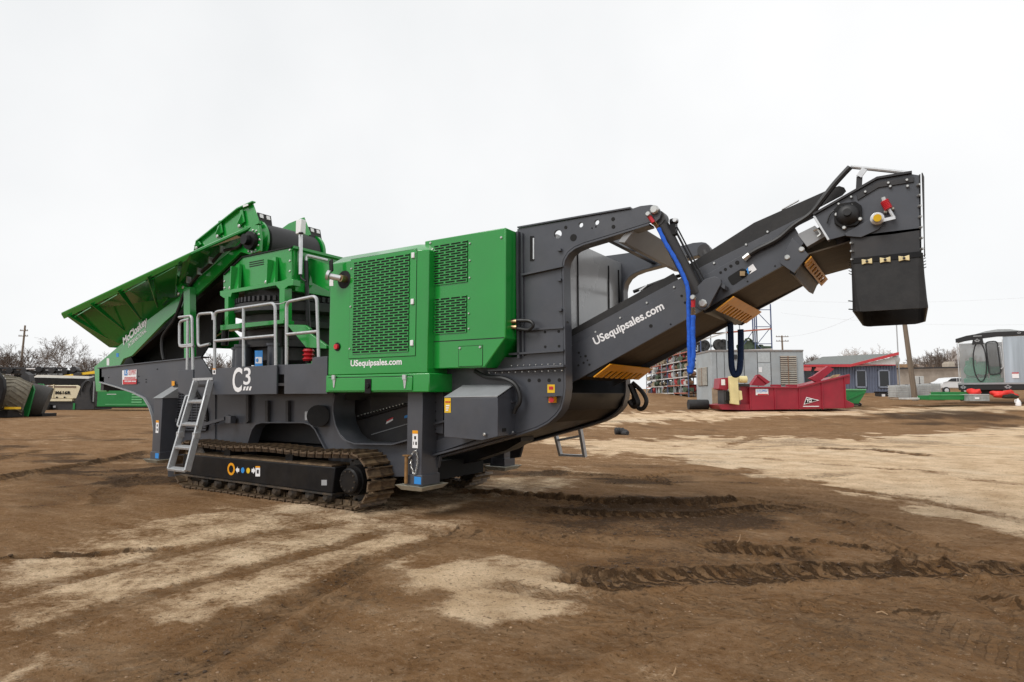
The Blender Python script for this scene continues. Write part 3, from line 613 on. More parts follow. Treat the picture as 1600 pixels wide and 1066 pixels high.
def slot_grille(name, x0, x1, z0, z1, y, cols, rows, parent, panel_pad=.03):
    """slotted steel panel: bars and short staggered bridges in front of a dark recess"""
    part(MB().box((x0, y - .003, z0), (x1, y + .004, z1)), 'grille_recess', DARKIN, parent)
    h = (z1 - z0) / rows; w = (x1 - x0) / cols; mb = MB()
    for i in range(rows + 1):
        z = z0 + i * h; mb.box((x0, y - .010, z - h * .18), (x1, y - .0035, z + h * .18))
    for i in range(rows):
        z = z0 + i * h; sh = w * .5 if i % 2 else 0
        for j in range(cols + 1):
            x = x0 + j * w + sh
            if x > x1 + .001: continue
            mb.box((max(x0, x - w * .08), y - .0098, z + h * .16), (min(x1, x + w * .08), y - .0036, z + h * .84))
    part(mb, name, GREEN, parent, kind='stuff')
gx0, gx1 = PX(553, 480, YE).x, PX(640, 480, YE).x; gz0, gz1 = PX(596, 551, YE).z, PX(596, 404, YE).z
dp = part(MB().box((gx0 - .07, YE - .009, gz0 - .06), (gx1 + .11, YE - .002, gz1 + .05)), 'grille_door', GREEN, can, bevel=.003)
part(MB().box((gx0 - .075, YE - .0045, gz0 - .065), (gx1 + .115, YE - .0015, gz1 + .055)), 'door_gap', DARKIN, can)
slot_grille('grille', gx0, gx1, gz0, gz1, YE - .012, 6, 36, can)
for z in (gz0 + .1, (gz0 + gz1) / 2, gz1 - .03): part(MB().box((gx1 + .04, YE - .03, z - .035), (gx1 + .085, YE - .009, z + .035)), 'door_hinge', WHITE, can, bevel=.004)
part(MB().bolts([Vector((gx0 - .05, YE - .009, z)) for z in (gz0 + .07, (gz0 + gz1) / 2 + .02, gz1 - .08)], (0, -1, 0), .016), 'bolts', STEEL, can)
# exhaust opening, flap and red stop button
ex = PX(538, 437, YE); part(MB().lathe((ex.x, YE - .004, ex.z), [(.125, 0), (.125, .004)], 28, 'y'), 'exhaust_hole', DARKIN, can)
part(MB().cyl((ex.x + .03, YE - .10, ex.z + .0), (ex.x + .03, YE + .05, ex.z), .048, 18), 'exhaust_pipe', BRASS, can)
part(MB().cyl((ex.x - .10, YE - .16, ex.z + .03), (ex.x + .02, YE - .08, ex.z), .042, 14).cyl((ex.x - .14, YE - .18, ex.z + .05), (ex.x - .11, YE - .16, ex.z + .04), .07, 16), 'exhaust_cap', ALU, can)
part(MB().obox((ex.x - .12, YE - .13, ex.z + .18), (.06, 0, .03), (0, .03, 0), (-.02, 0, .17)), 'cap_weight', BLACK, can, bevel=.01)
sticker(rect(515, 433, 521, 447), YE, WHITE, parent=can); sticker(rect(515, 433, 521, 436), YE - .003, REDP, parent=can)
p = PX(527.5, 542, YE); part(MB().cyl(p + Vector((0, -.012, 0)), p, .058, 20), 'button_bezel', BLACK, can); part(MB().cyl(p + Vector((0, -.04, 0)), p, .036, 16), 'stop_button', REDP, can)
p = PX(548, 574.5, YE); w = (PX(628, 568, YE) - p); part(text_mesh('USequipsales.com', PX(548, 575.6, YE), (1, 0, 0), (0, 0, 1), w.x, .108, bold=.026), 'lettering', WHITE, can)
# rear canopy block
zt = PX(740, 364, YB).z; zc = PX(732, 531, YB).z; zb = PX(715, 575.5, YB).z; bx0, bx1, bx2 = PX(672, 470, YB).x, PX(790, 440, YB).x, PX(757, 574, YB).x
blk = part(MB().prism([Vector((bx0 - .1, YB, zb)), Vector((bx2, YB, zb)), Vector((bx1, YB, zc)), Vector((bx1, YB, zt)), Vector((bx0 - .1, YB, zt))], (0, 2.2, 0)), 'radiator_canopy', GREEN, bevel=.012)
part(MB().box((bx0, YB - .003, zc - .005), (bx1 - .02, YB + .001, zc + .005)), 'panel_gap', DARKIN, blk)
for (xa, ya, xb, yb, rows) in ((678.5, 376, 731, 446, 16), (680, 462, 729.5, 522, 14)):
    a, b_ = PX(xa, yb, YB), PX(xb, ya, YB); slot_grille('grille', a.x, b_.x, a.z, b_.z, YB - .004, 3, rows, blk)
    part(MB().bolts([Vector((x, YB, a.z + (b_.z - a.z) * t)) for x in (a.x - .03, b_.x + .035) for t in (.08, .5, .92)], (0, -1, 0), .014), 'bolts', STEEL, blk)
part(MB().bolts(L3([(672.8, 380), (672.8, 391), (672.8, 402), (783.5, 371.5)], YB), (0, -1, 0), .017), 'bolts', STEEL, blk)
a, b_ = PX(717, 574, YB), PX(754, 540, YB)
part(MB().box((a.x, YB - .006, a.z + .01), (b_.x, YB - .001, b_.z)), 'access_cover', GREEN, blk, bevel=.002); part(MB().box((a.x - .006, YB - .003, a.z + .005), (b_.x + .006, YB - .0005, b_.z + .006)), 'panel_gap', DARKIN, blk)
part(MB().bolts([Vector((a.x + .02, YB - .006, b_.z - .02)), Vector((b_.x - .03, YB - .006, b_.z - .02))], (0, -1, 0), .017), 'bolts', STEEL, blk)
hl = PX(797, 508, -1.1)
part(MB().tube(smooth_path([PX(800, 501, -1.12), PX(816, 501, -1.1), PX(828, 502, -1.1), PX(833, 508, -1.1), PX(826, 515, -1.1), PX(814, 514, -1.1), PX(800, 512, -1.12)]), .022, 8), 'bypass_hose', HOSE)
part(MB().tube([PX(796, 503, -1.14), PX(807, 502.5, -1.12)], .024, 8).tube([PX(796, 511, -1.14), PX(807, 511.5, -1.12)], .024, 8), 'hose_fitting', BRASS)

# ---- walkway
wk = part(plate([(332, 576), (432, 570.5), (432, 616), (332, 617)], YE, .03), 'walkway_panel', GREY, bevel=.004)
part(plate([(444, 570), (487, 568.5), (488, 560), (491, 558), (511, 557), (511, 615.5), (444, 615.8)], YE, .03), 'walkway_panel', GREY, bevel=.004)
part(plate([(432, 570), (444, 570), (444, 585), (432, 585)], YE + .05, .03), 'panel_link', GREY); part(plate([(430, 585), (446, 585), (446, 616), (430, 616)], YE + .12, .02), 'panel_gap', DARKIN)
part(plate([(278, 579), (301.5, 577.5), (301.5, 618), (290, 618), (278, 612)], YE, .03), 'walkway_panel', GREY, bevel=.004)
wx0, wx1 = PX(332, 600, YE).x, PX(511, 600, YE).x
part(MB().box((wx0 - .9, YE + .03, 1.66), (wx1, -1.0, 1.70)), 'walkway_deck', GREYD)
part(plate([(301, 591), (332, 590), (332, 594), (301, 595)], YE - .01, .25), 'walkway_step', GALV)
lt = text_mesh('C', PX(363, 613, YE), (1, 0, 0), (0, 0, 1), PX(377.8, 590, YE).x - PX(363, 590, YE).x, PX(370, 574.5, YE).z - PX(370, 613, YE).z, bold=.02)
part(lt, 'lettering', WHITE, wk)
part(MB().prism(L3([(676, 738), (700, 733), (790, 704), (814, 690), (814, 668), (676, 700)], .1), (0, .35, 0)), 'belly_beam', BLACK)
part(text_mesh('3', PX(380.5, 601.6, YE), (1, 0, 0), (0, 0, 1), PX(391.5, 590, YE).x - PX(380.5, 590, YE).x, PX(386, 574.5, YE).z - PX(386, 601.6, YE).z, bold=.012), 'lettering', WHITE, wk)
for i in range(3):
    x = 379.6 + i * 4.6; sticker([(x, 610.3), (x + 2.9, 610.2), (x + 4.9, 604), (x + 2, 604.1)], YE, WHITE, parent=wk)
sticker(rect(332.5, 575.8, 337.3, 585), YE, WHITE, parent=wk); sticker(rect(332.5, 575.8, 337.3, 577.5), YE - .003, ORANGE, parent=wk); sticker(rect(333.8, 579, 336, 583), YE - .003, BLACK, parent=wk)

# ---- handrails
YR = YE + .03
def rail(segs, name='handrail', r=.024):
    mb = MB()
    for pts, rad in segs: 
        P3 = L3(pts, YR); mb.tube([P3[0]] + [q for q in rounded(P3, [0] + [rad] * (len(P3) - 2) + [0], 6)][1:-1] + [P3[-1]], r, 8)
    return part(mb, name, GALV)
rail([([(280, 496), (300, 493.5), (301.5, 578)], .07), ([(293.6, 499), (292.5, 578)], 0), ([(296, 499), (280.5, 502.5), (280.5, 542), (303, 541)], .09), ([(281, 540.5), (301, 538.5)], 0)])
rail([([(333, 500), (333, 489), (309, 491), (309.7, 542), (328, 537.6)], .09)], 'gate_rail')
rail([([(335.5, 576), (335.5, 487.5), (430, 473.5), (430.8, 571)], .10), ([(380.6, 480.7), (380.6, 573)], 0), ([(335.5, 533), (430.5, 524.5)], 0)])
rail([([(447.7, 570), (447.7, 472), (495, 462.3), (498, 559)], .10), ([(448, 522.8), (497, 518)], 0)])
part(MB().tube(smooth_path(L3([(430, 475), (439, 474.6), (447.7, 471)], YR)), .007, 5), 'safety_chain', GALV)

# ---- ladder at the walkway
LT0, LT1 = PX(306, 596, YE - .04), PX(329, 595, YE - .04); LB0 = Vector((-9.66, -1.97, .39)); LB1 = Vector((-9.20, -1.97, .39))
lad = MB()
lad.bar(LT0, LB0, .035, .10, up=(0, -1, .3)); lad_o = part(lad, 'ladder', GALV, bevel=.006)
part(MB().bar(LT1, LB1, .035, .10, up=(0, -1, .3)), 'ladder_rail', GALV, lad_o, bevel=.006)
for t in (.24, .5, .755, .99):
    part(MB().bar(LT0.lerp(LB0, t), LT1.lerp(LB1, t), .10, .035, up=(0, -.3, 1)), 'rung', GALV, lad_o, bevel=.004)
off = Vector((0, -.1, .03))
for a, b_, s_ in ((LT0, LB0, -1), (LT1, LB1, 1)):
    m0, m1 = a.lerp(b_, .18), a.lerp(b_, .54); o_ = Vector((.05 * s_, -.06, .02))
    part(MB().tube(rounded([m0, m0 + o_, m1 + o_, m1], [0, .05, .05, 0], 4), .014, 8), 'grab_handle', GALV, lad_o)
    part(MB().obox(a.lerp(b_, .62), (.07, 0, 0), (0, .1, 0), (0, 0, .09)), 'fold_hinge', GALV, lad_o, bevel=.006)
# far-side ladder hanging below the frame
f0, f1, f2, f3 = PX(868, 678, 1.5), PX(906, 667, 1.5), PX(876.5, 712, 1.62), PX(914, 714, 1.62); fl = MB()
fl.bar(f0, f2, .05, .06); flo = part(fl, 'ladder', GALV); part(MB().bar(f1, f3, .05, .06), 'ladder_rail', GALV, flo)
for t in (.30, .97): part(MB().bar(f0.lerp(f2, t), f1.lerp(f3, t), .06, .035), 'rung', GALV, flo)

# ---- jack legs
def jack(x0, x1, yf, yb, ztop, near, cap=False):
    s_ = 1 if near else -1; q = (lambda y: y) if near else (lambda y: -y)
    lo, hi = sorted((q(yf), q(yb)))
    o = part(MB().box((x0, lo, .52), (x1, hi, ztop)), 'jack_leg', GREY, bevel=.008)
    part(MB().box((x0 - .02, lo - .015, .40), (x1 + .02, hi + .015, .53)), 'leg_sleeve', GREY, o, bevel=.006)
    cx = (x0 + x1) / 2; w = (x1 - x0) / 2 + .1; yy0, yy1 = lo - .1, hi + .1
    part(MB().add([(cx - w + .06, yy0 + .05, .34), (cx + w - .06, yy0 + .05, .34), (cx + w - .06, yy1 - .05, .34), (cx - w + .06, yy1 - .05, .34), (cx - w, yy0, .40), (cx + w, yy0, .40), (cx + w, yy1, .40), (cx - w, yy1, .40),
                   (cx - w + .012, yy0 + .012, .402), (cx + w - .012, yy0 + .012, .402), (cx + w - .012, yy1 - .012, .402), (cx - w + .012, yy1 - .012, .402), (cx - w + .07, yy0 + .06, .352), (cx + w - .07, yy0 + .06, .352), (cx + w - .07, yy1 - .06, .352), (cx - w + .07, yy1 - .06, .352)],
                  [(0, 1, 2, 3), (12, 13, 14, 15)] + [(i, (i + 1) % 4, 4 + (i + 1) % 4, 4 + i) for i in range(4)] + [(4 + i, 4 + (i + 1) % 4, 8 + (i + 1) % 4, 8 + i) for i in range(4)] + [(8 + i, 8 + (i + 1) % 4, 12 + (i + 1) % 4, 12 + i) for i in range(4)]), 'foot', ZINCY, o)
    if near:
        part(MB().box((cx + .02, lo - .018, .42), (cx + .13, lo - .0155, .51)), 'decal', BLUE, o)
        part(MB().box((cx - .03, lo - .004, .86), (cx + .06, lo - .001, 1.08)), 'decal', WHITE, o); part(MB().box((cx - .03, lo - .006, 1.04), (cx + .06, lo - .0042, 1.08)), 'decal', ORANGE, o)
        part(MB().box((cx, lo - .006, .97), (cx + .03, lo - .0042, 1.01)).box((cx - .015, lo - .006, .90), (cx - .005, lo - .0042, .94)).box((cx + .02, lo - .006, .90), (cx + .045, lo - .0042, .94)), 'decal_print', BLACK, o)
    if cap:
        part(MB().prism([Vector((x0 - .02, lo - .02, ztop)), Vector((x0 - .02, hi + .12, ztop)), Vector((x0 - .02, hi + .12, ztop + .30))], (x1 - x0 + .04, 0, 0)), 'leg_cap', LGREY, o, bevel=.006)
    return o
j = jack(-5.44, -5.19, -1.32, -1.0, 1.58, True)
cx = -5.40; part(MB().cyl((cx, -1.37, .42), (cx, -1.37, .76), .022, 10).box((cx - .04, -1.40, .76), (cx + .05, -1.34, .775)), 'locking_pin', RUSTB, j)
def chain(pts, name, parent):
    P = smooth_path(pts, 5); mb = MB(); n = 0
    L = sum((b_ - a).length for a, b_ in zip(P[:-1], P[1:])); k = int(L / .032); acc = 0; tgt = 0
    for a, b_ in zip(P[:-1], P[1:]):
        l = (b_ - a).length
        while tgt <= acc + l:
            c = a.lerp(b_, (tgt - acc) / l); d = (b_ - a).normalized(); sd_ = Vector((1, 0, 0)) if n % 2 else Vector((0, 1, 0)); sd_ = (sd_ - d * sd_.dot(d)).normalized()
            mb.tube([c + d * .02, c + sd_ * .011, c - d * .02, c - sd_ * .011, c + d * .02], .0045, 5, cap=False); n += 1; tgt += .032
        acc += l
    return part(mb, name, STEEL, parent)
chain([Vector((-5.36, -1.36, .74)), Vector((-5.27, -1.35, .83)), Vector((-5.24, -1.345, .70)), Vector((-5.28, -1.345, .53))], 'retaining_chain', j)
chain([Vector((-5.30, -1.345, .55)), Vector((-5.34, -1.35, .66)), Vector((-5.33, -1.35, .73))], 'retaining_chain', j)
jack(-11.98 + .55, -11.62 + .45, -1.32, -1.0, 1.47, True, cap=True)
jack(-5.72, -5.48, -1.28, -1.0, 1.2, False); jack(-11.43, -11.17, -1.32, -1.0, 1.47, False)

# ---- tracks
TX0, TX1, TR = -10.13, -6.34, .355
def track(y0, near):
    yo = y0; yi = y0 + .5; ym = y0 + .25; fo = y0 + .0
    fr = MB().prism([Vector((-10.28, y0 + .02, .23)), Vector((-6.66, y0 + .02, .20)), Vector((-6.62, y0 + .02, .55)), Vector((-10.24, y0 + .02, .55))], (0, .42, 0))
    o = part(fr, 'track_frame', BLACK, bevel=.012)
    part(MB().prism([Vector((-10.3, y0 + .0, .205)), Vector((-6.64, y0 + .0, .175)), Vector((-6.64, y0 + .0, .20)), Vector((-10.3, y0 + .0, .23))], (0, .44, 0)), 'frame_lip', MUDDY, o)
    part(MB().box((-10.2, y0 + .03, .553), (-6.7, y0 + .43, .575)), 'caked_dirt', TRACKM, o)
    part(MB().lathe((TX1, y0 + .02, .39), [(.0, -.03), (.15, -.03), (.17, -.01), (.17, .06), (.20, .06), (.20, .4)], 28, 'y'), 'drive_motor', BLACK, o)
    part(MB().bolts([Vector((TX1 + .13 * math.cos(k), y0 - .01, .39 + .13 * math.sin(k))) for k in np.linspace(0, 6.28, 11)[:-1]], (0, -1, 0), .012), 'motor_bolts', MUDDY, o)
    tm = MB()
    tm.lathe((TX1, ym, .39), [(.22, -.03), (.27, -.03), (.27, .03), (.22, .03)], 26, 'y')
    for k in range(19):
        w = 2 * math.pi * k / 19; c = Vector((TX1 + .285 * math.cos(w), ym, .39 + .285 * math.sin(w))); rd = Vector((math.cos(w), 0, math.sin(w)))
        tm.obox(c, rd * .05, (0, .05, 0), rd.cross(Vector((0, 1, 0))) * .05)
    part(tm, 'sprocket', MUDDY, o)
    part(MB().lathe((TX0, ym, .39), [(.05, -.2), (.22, -.09), (.30, -.07), (.30, .07), (.22, .09), (.05, .2)], 26, 'y'), 'idler_wheel', MUDDY, o)
    for i in range(9):
        x = -9.7 + i * .36; part(MB().lathe((x, ym, .135), [(.04, -.22), (.085, -.17), (.085, -.06), (.06, -.06), (.06, .06), (.085, .06), (.085, .17), (.04, .22)], 14, 'y'), 'bottom_roller', MUDDY, o)
    for x in (-9.2, -7.7): part(MB().box((x - .08, y0 + .12, .56), (x + .08, y0 + .38, .66)), 'carrier_roller', BLACK, o)
    # shoes around the loop
    segs = TX1 - TX0; per = 2 * segs + 2 * math.pi * TR; n = 58; sm = None
    for i in range(n):
        s_ = per * i / n
        if s_ < segs: x = TX1 - s_; z = .39 - TR; tx, tz = -1, 0
        elif s_ < segs + math.pi * TR:
            w = (s_ - segs) / TR; x = TX0 - math.sin(w) * TR; z = .39 - math.cos(w) * TR; tx, tz = -math.cos(w), math.sin(w)
        elif s_ < 2 * segs + math.pi * TR:
            t = (s_ - segs - math.pi * TR) / segs; x = TX0 + t * segs; z = .39 + TR - .028 * math.sin(t * math.pi * 2) ** 2; tx, tz = 1, -.04 * math.sin(4 * math.pi * t); k = math.hypot(tx, tz); tx, tz = tx / k, tz / k
        else:
            w = (s_ - 2 * segs - math.pi * TR) / TR; x = TX1 + math.sin(w) * TR; z = .39 + math.cos(w) * TR; tx, tz = math.cos(w), -math.sin(w)
        if sm is None:
            mb = MB().box((-.069, -.25, -.010), (.069, .25, .010))
            for gx, gh in ((-.052, .034), (.048, .026)): mb.prism([Vector((gx - .014, -.25, .010)), Vector((gx + .014, -.25, .010)), Vector((gx + .006, -.25, gh)), Vector((gx - .006, -.25, gh))], (0, .5, 0))
            mb.box((-.07, -.11, -.075), (.07, -.07, -.010)); mb.box((-.07, .07, -.075), (.07, .11, -.010)).box((-.02, -.11, -.06), (.02, .11, -.03))
            so = mb.build('track_shoe', TRACKM, o); sm = so.data
        else:
            so = bpy.data.objects.new('track_shoe', sm); COL.objects.link(so); so.parent = o
        so.location = Vector((x, ym, z)) - CO; so.rotation_euler = (0, -math.atan2(tz, tx), 0)
    return o
tn = track(-1.45, True); tf = track(.95, False)
def disc(x, y, r_, m, Y=YE + .02, lift=.004, name='decal', inner=None):
    c = PX(x, y, Y); mb = MB()
    if inner:
        n = 24; vs = [(c.x + math.cos(2 * math.pi * k / n) * rr, Y - lift, c.z + math.sin(2 * math.pi * k / n) * rr) for rr in (r_, inner) for k in range(n)]
        mb.add(vs, [(k, (k + 1) % n, n + (k + 1) % n, n + k) for k in range(n)])
    else: mb.cyl((c.x, Y - lift, c.z), (c.x, Y - .001, c.z), r_, 20)
    return part(mb, name, m, tn)
disc(361.5, 733, .095, ORANGE, inner=.058); disc(379.5, 735, .042, BLUE); disc(388, 735.5, .042, YELLOW)
for (x, s_) in ((371.5, -1), (396, 1)):
    c = PX(x, 734.5 + (s_ > 0), YE + .02); part(MB().prism([Vector((c.x + s_ * .05, YE + .016, c.z)), Vector((c.x, YE + .016, c.z + .05)), Vector((c.x, YE + .016, c.z + .025)), Vector((c.x - s_ * .04, YE + .016, c.z + .025)), Vector((c.x - s_ * .04, YE + .016, c.z - .025)), Vector((c.x, YE + .016, c.z - .025)), Vector((c.x, YE + .016, c.z - .05))], (0, .002, 0)), 'decal', WHITE, tn)
sticker(rect(399.5, 728.5, 406.5, 744.5), YE + .02, WHITE, parent=tn); sticker(rect(399.5, 728.5, 406.5, 731), YE + .017, ORANGE, parent=tn); sticker(rect(401.5, 734, 404.5, 740), YE + .017, GREYD, parent=tn)
sticker(rect(502.5, 750, 511, 758.5), YE + .02, LGREY, parent=tn)

# ---- cone crusher unit
CC = Vector((-9.2, 0, 0))
bowl = part(MB().lathe(CC, [(.80, 2.05), (.86, 2.1), (.86, 2.30), (.98, 2.32), (.98, 2.42), (.90, 2.44), (.90, 2.62), (1.02, 2.64), (1.02, 2.74), (.92, 2.76), (.92, 2.86), (1.12, 2.90), (1.12, 3.04), (1.06, 3.06), (1.06, 3.14), (.93, 3.16), (.93, 3.36), (.90, 3.38), (.88, 3.38), (.85, 3.25)], 64), 'crusher_bowl', GREYD)
tb = MB()
for k in range(72):
    w = 2 * math.pi * k / 72; c = CC + Vector((math.cos(w) * 1.08, math.sin(w) * 1.08, 3.10)); rd = Vector((math.cos(w), math.sin(w), 0))
    tb.obox(c, rd * .07, rd.cross(UP) * .045, (0, 0, .08))
part(tb, 'ring_gear', GREYD, bowl)
for w in (-100, -140, -60): 
    c = CC + Vector((math.cos(R(w)) * 1.0, math.sin(R(w)) * 1.0, 0)); part(MB().cyl(c + Vector((0, 0, 1.75)), c + Vector((0, 0, 2.32)), .13, 20).cyl(c + Vector((0, 0, 2.32)), c + Vector((0, 0, 2.36)), .15, 20).cyl(c + Vector((0, 0, 2.36)), c + Vector((0, 0, 2.55)), .03, 8), 'tramp_cylinder', GREY, bowl)
part(plate(rect(404, 460, 420, 482), -.88, .05), 'bowl_plate', GREY, bowl)
sticker(rect(398.5, 548, 410.5, 573), -1.16, BLUE); sticker(rect(399.5, 558, 409.5, 568), -1.165, WHITE); disc(402, 563, .03, BLUE, Y=-1.17)
part(MB().lathe(PX(482, 555, -1.1), [(.07, -.09), (.09, -.06), (.06, -.03), (.09, 0), (.06, .03), (.09, .06), (.07, .09)], 16), 'oil_filter', REDP)
part(MB().cyl(PX(482, 568, -1.1), PX(482, 560, -1.1), .04, 10), 'filter_stem', BLACK)
part(MB().box((-10.2, -.9, 1.45), (-7.0, .9, 1.62)), 'crusher_base', GREYD)
# green feed box standing on the crusher
FB = [(349, 452), (350, 428), (380, 401), (400, 397), (455, 386), (456, 447), (400, 455)]
gb0, gb1 = PX(349, 440, -.95).x, PX(456, 420, -.95).x; gzt0, gzt1 = PX(380, 402, -.95).z, PX(455, 387, -.95).z; gzb = PX(400, 452, -.95).z
fb = part(plate([(349, 455), (349, 430), (378, 402.5), (455, 386.5), (456, 446)], -.95, .03), 'feed_box', GREEN, bevel=.004)
part(MB().box((gb1 - .03, -.92, gzb), (gb1, .95, gzt1)).box((gb0, .92, gzb), (gb1, .95, gzt1)), 'feed_box_wall', GREEN, fb)
part(MB().prism([Vector((gb1, -.95, gzt1)), Vector((gb1 + .05, -.97, gzt1 + .02)), Vector((gb1 + .05, .97, gzt1 + .02)), Vector((gb1, .97, gzt1))], (0, 0, -.04)), 'box_rim', GREEN, fb)
part(MB().ribbon(L3([(349, 430), (378, 402.5), (455, 386.5)], -.97), (0, .09, 0), .02), 'box_rim', BLACK, fb)
part(plate([(343.5, 455), (440, 439), (452, 434), (458, 437), (458, 446), (450, 447), (444, 452), (436, 452), (431, 446), (362, 458), (360, 466), (350, 466), (344, 462)], -1.12, .14), 'support_beam', GREEN, bevel=.004)
part(MB().box((gb1 - .02, -.95, gzb - .12), (gb1 + .1, .95, gzb + .02)), 'support_beam', GREEN, bevel=.004)
for x in (370, 426.5):
    b_ = PX(x, 449 if x < 400 else 440, -1.0); part(MB().prism([b_ + Vector((-.14, -.08, -.06)), b_ + Vector((.16, -.08, -.04)), b_ + Vector((.16, -.08, .04)), b_ + Vector((.03, .03, .40)), b_ + Vector((-.03, .03, .40)), b_ + Vector((-.14, -.08, .04))][:2] + [b_ + Vector((.05, .0, .40)), b_ + Vector((-.03, .0, .40))], (0, .05, 0)), 'gusset', GREEN, fb)
    part(MB().obox(b_ + Vector((.01, -.07, .14)), (.02, 0, 0), (0, .12, 0), (0, 0, .4)), 'gusset_web', GREEN, fb); part(MB().bolts([b_ + Vector((-.06, -.09, -.02))], (0, -1, 0), .03), 'bolts', STEEL, fb)
part(MB().bolts(L3([(453, 391), (453, 408), (453, 424), (351, 440), (351, 450)], -.95), (0, -1, 0), .02), 'bolts', STEEL, fb)
for i in range(3): part(plate([(389.5, 409.8 + i * 3.3), (412, 405.4 + i * 3.3), (412, 406.8 + i * 3.3), (389.5, 411.2 + i * 3.3)], -.955, .004), 'vent_slot', DARKIN, fb)
for (xa, ya, xb, yb, w) in ((351, 464, 356.5, 508, 5.5), (436.5, 450, 444, 500, 8)):
    part(plate([(xa, ya), (xa + w, ya), (xb + w - 5, yb), (xb - 5, yb)] if 0 else [(xa, ya), (xa + w, ya - 1), (xa + w, yb), (xa, yb + 1)], -1.16, .14), 'support_post', GREEN, bevel=.005)
part(plate([(344, 508), (443, 499.5), (443, 505.5), (344, 516.5)], -1.18, .2), 'support_rail', GREEN, bevel=.006)
part(plate([(448, 507), (477, 508), (484, 514), (484, 521), (510, 540), (510, 545), (478, 543)], -1.12, .05), 'support_bracket', GREEN, bevel=.004)
part(MB().box((PX(480, 540, -.9).x, -.9, 1.78), (-6.9, .3, 2.05)), 'support_bracket', GREEN)
for x in (352, 440):
    c = PX(x, 515, -.85); part(MB().cyl(c, c + Vector((0, 0, -.28)), .06, 10), 'rubber_mount', BLACK)
part(MB().box((-11.1, .55, 1.72), (-8.4, .75, 2.15)), 'far_beam', GREEN); part(plate([(300, 497), (345, 498), (380, 536), (385, 546), (305, 543)], .2, .06), 'far_bracket', GREEN)
part(plate([(303, 505), (345, 509), (345, 520), (303, 545)], -.3, .05), 'post_bracket', GREEN)
# open-top funnel behind the feed box
part(MB().prism([PX(480, 402, -.6), PX(514, 414, -.6), PX(514, 455, -.6), PX(488, 442, -.6)], (.0, .05, 0)), 'funnel_plate', GREEN)

# ---- feed conveyor and hopper
BT = [(147, 573.5), (189.5, 537.5), (230, 500.5), (281, 463), (295, 447), (361, 391), (385, 366), (394, 352)]
BBm = [(404, 352), (407, 372), (406, 392), (390, 398), (376, 394), (310, 458), (257, 503), (206, 556), (193, 561), (180, 585), (166, 612), (150, 612)]
YM = -.86
fbm_ = part(plate(BT + BBm, YM, .05), 'feed_conveyor', GREEN, bevel=.005)
part(mplate(BT + BBm, YH, .05), 'feed_conveyor', GREEN)
# shadowy belt and rubber skirts under the feed conveyor
a0, a1 = PX(170, 585, 0), PX(398, 385, 0); Hx0, Hx1 = PX(196, 556, YH), PX(396, 372, YH)
dr = (Hx1 - Hx0); 
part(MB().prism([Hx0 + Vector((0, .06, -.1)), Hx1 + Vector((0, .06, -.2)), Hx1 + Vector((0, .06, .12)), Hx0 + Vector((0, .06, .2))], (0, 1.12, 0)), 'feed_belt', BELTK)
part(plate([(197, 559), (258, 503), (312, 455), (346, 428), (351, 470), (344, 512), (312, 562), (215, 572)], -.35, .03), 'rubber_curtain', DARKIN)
part(plate([(188, 562), (204, 557), (212, 571), (188, 575)], -.58, .4), 'tail_bracket', BLACK)
# head drum
dc = PX(398.5, 379, YH); dr_ = .36
drum = part(MB().lathe((dc.x, -.55, dc.z), [(dr_ * .9, 0), (dr_, .02), (dr_ + .012, .55), (dr_, 1.08), (dr_ * .9, 1.1)], 40, 'y'), 'head_drum', BELTK)
part(MB().lathe((dc.x, YH - .012, dc.z), [(.02, -.05), (.10, -.05), (.12, -.02), (.40, -.02), (.40, .02)], 32, 'y'), 'drum_cheek', GREEN, drum)
dm_ = PX(395, 377, YM); part(MB().lathe((dm_.x, YM - .01, dm_.z), [(.02, -.17), (.09, -.17), (.09, -.08), (.16, -.07), (.16, .0)], 20, 'y'), 'drum_motor', BLACK, drum)
part(MB().bolts([Vector((dm_.x + .19 * math.cos(k), YM - .004, dm_.z + .19 * math.sin(k))) for k in np.linspace(0, 6.28, 13)[:-1]], (0, -1, 0), .02), 'bolts', STEEL, drum)
part(MB().lathe((dc.x, -YH - .04, dc.z), [(.02, 0), (.39, 0), (.39, .06), (.02, .06)], 32, 'y'), 'drum_cheek', GREEN, drum)
for yy in (-.62, .50):
    q = Vector((dc.x + .02, yy, dc.z + .33)); fl_ = part(MB().obox(q + Vector((.10, .1, .06)), (.07, 0, -.26), (0, .28, 0), (.012, 0, .004)), 'rubber_flap', RUBBER)
    for k in (0, 1): part(MB().obox(q + Vector((.095, .03 + .14 * k, .135)), (.02, 0, -.07), (0, .07, 0), (.012, 0, .004)), 'flap_clamp', YELLOW if False else WHITE, fl_)
part(MB().obox(PX(393, 397, YH) + Vector((.05, .1, 0)), (.22, 0, .05), (0, .1, 0), (0, 0, .1)), 'return_scraper', REDP)
# hydraulic hoses clipped on the beam
part(MB().tube(smooth_path(L3([(384, 371), (372, 386), (352, 391), (345, 395), (328, 414), (310, 430), (297, 446), (289, 456), (281, 478), (272, 500), (262, 514), (254, 528), (253, 545), (256, 562)], YM - .04)), .03, 8), 'hose', HOSE)
cl = MB()
for x, y in ((347, 390), (329, 407), (311.5, 424), (295, 437.5)): cl.obox(PX(x, y, YM - .08), (.025, 0, .0), (0, .08, 0), (.0, 0, .12))
part(cl, 'hose_clips', ALU)
part(plate([(275, 443), (281, 440), (291, 448), (291, 456), (283, 461), (278, 456)], YM - .06, .06), 'pivot_bracket', GREEN); part(MB().bolts(L3([(286, 449), (279, 459)], YM - .06), (0, -1, 0), .035), 'bolts', STEEL)
part(plate([(286.5, 449), (296.5, 448), (297, 560), (287.5, 560)], -.98, .12), 'hopper_post', GREEN, bevel=.006)
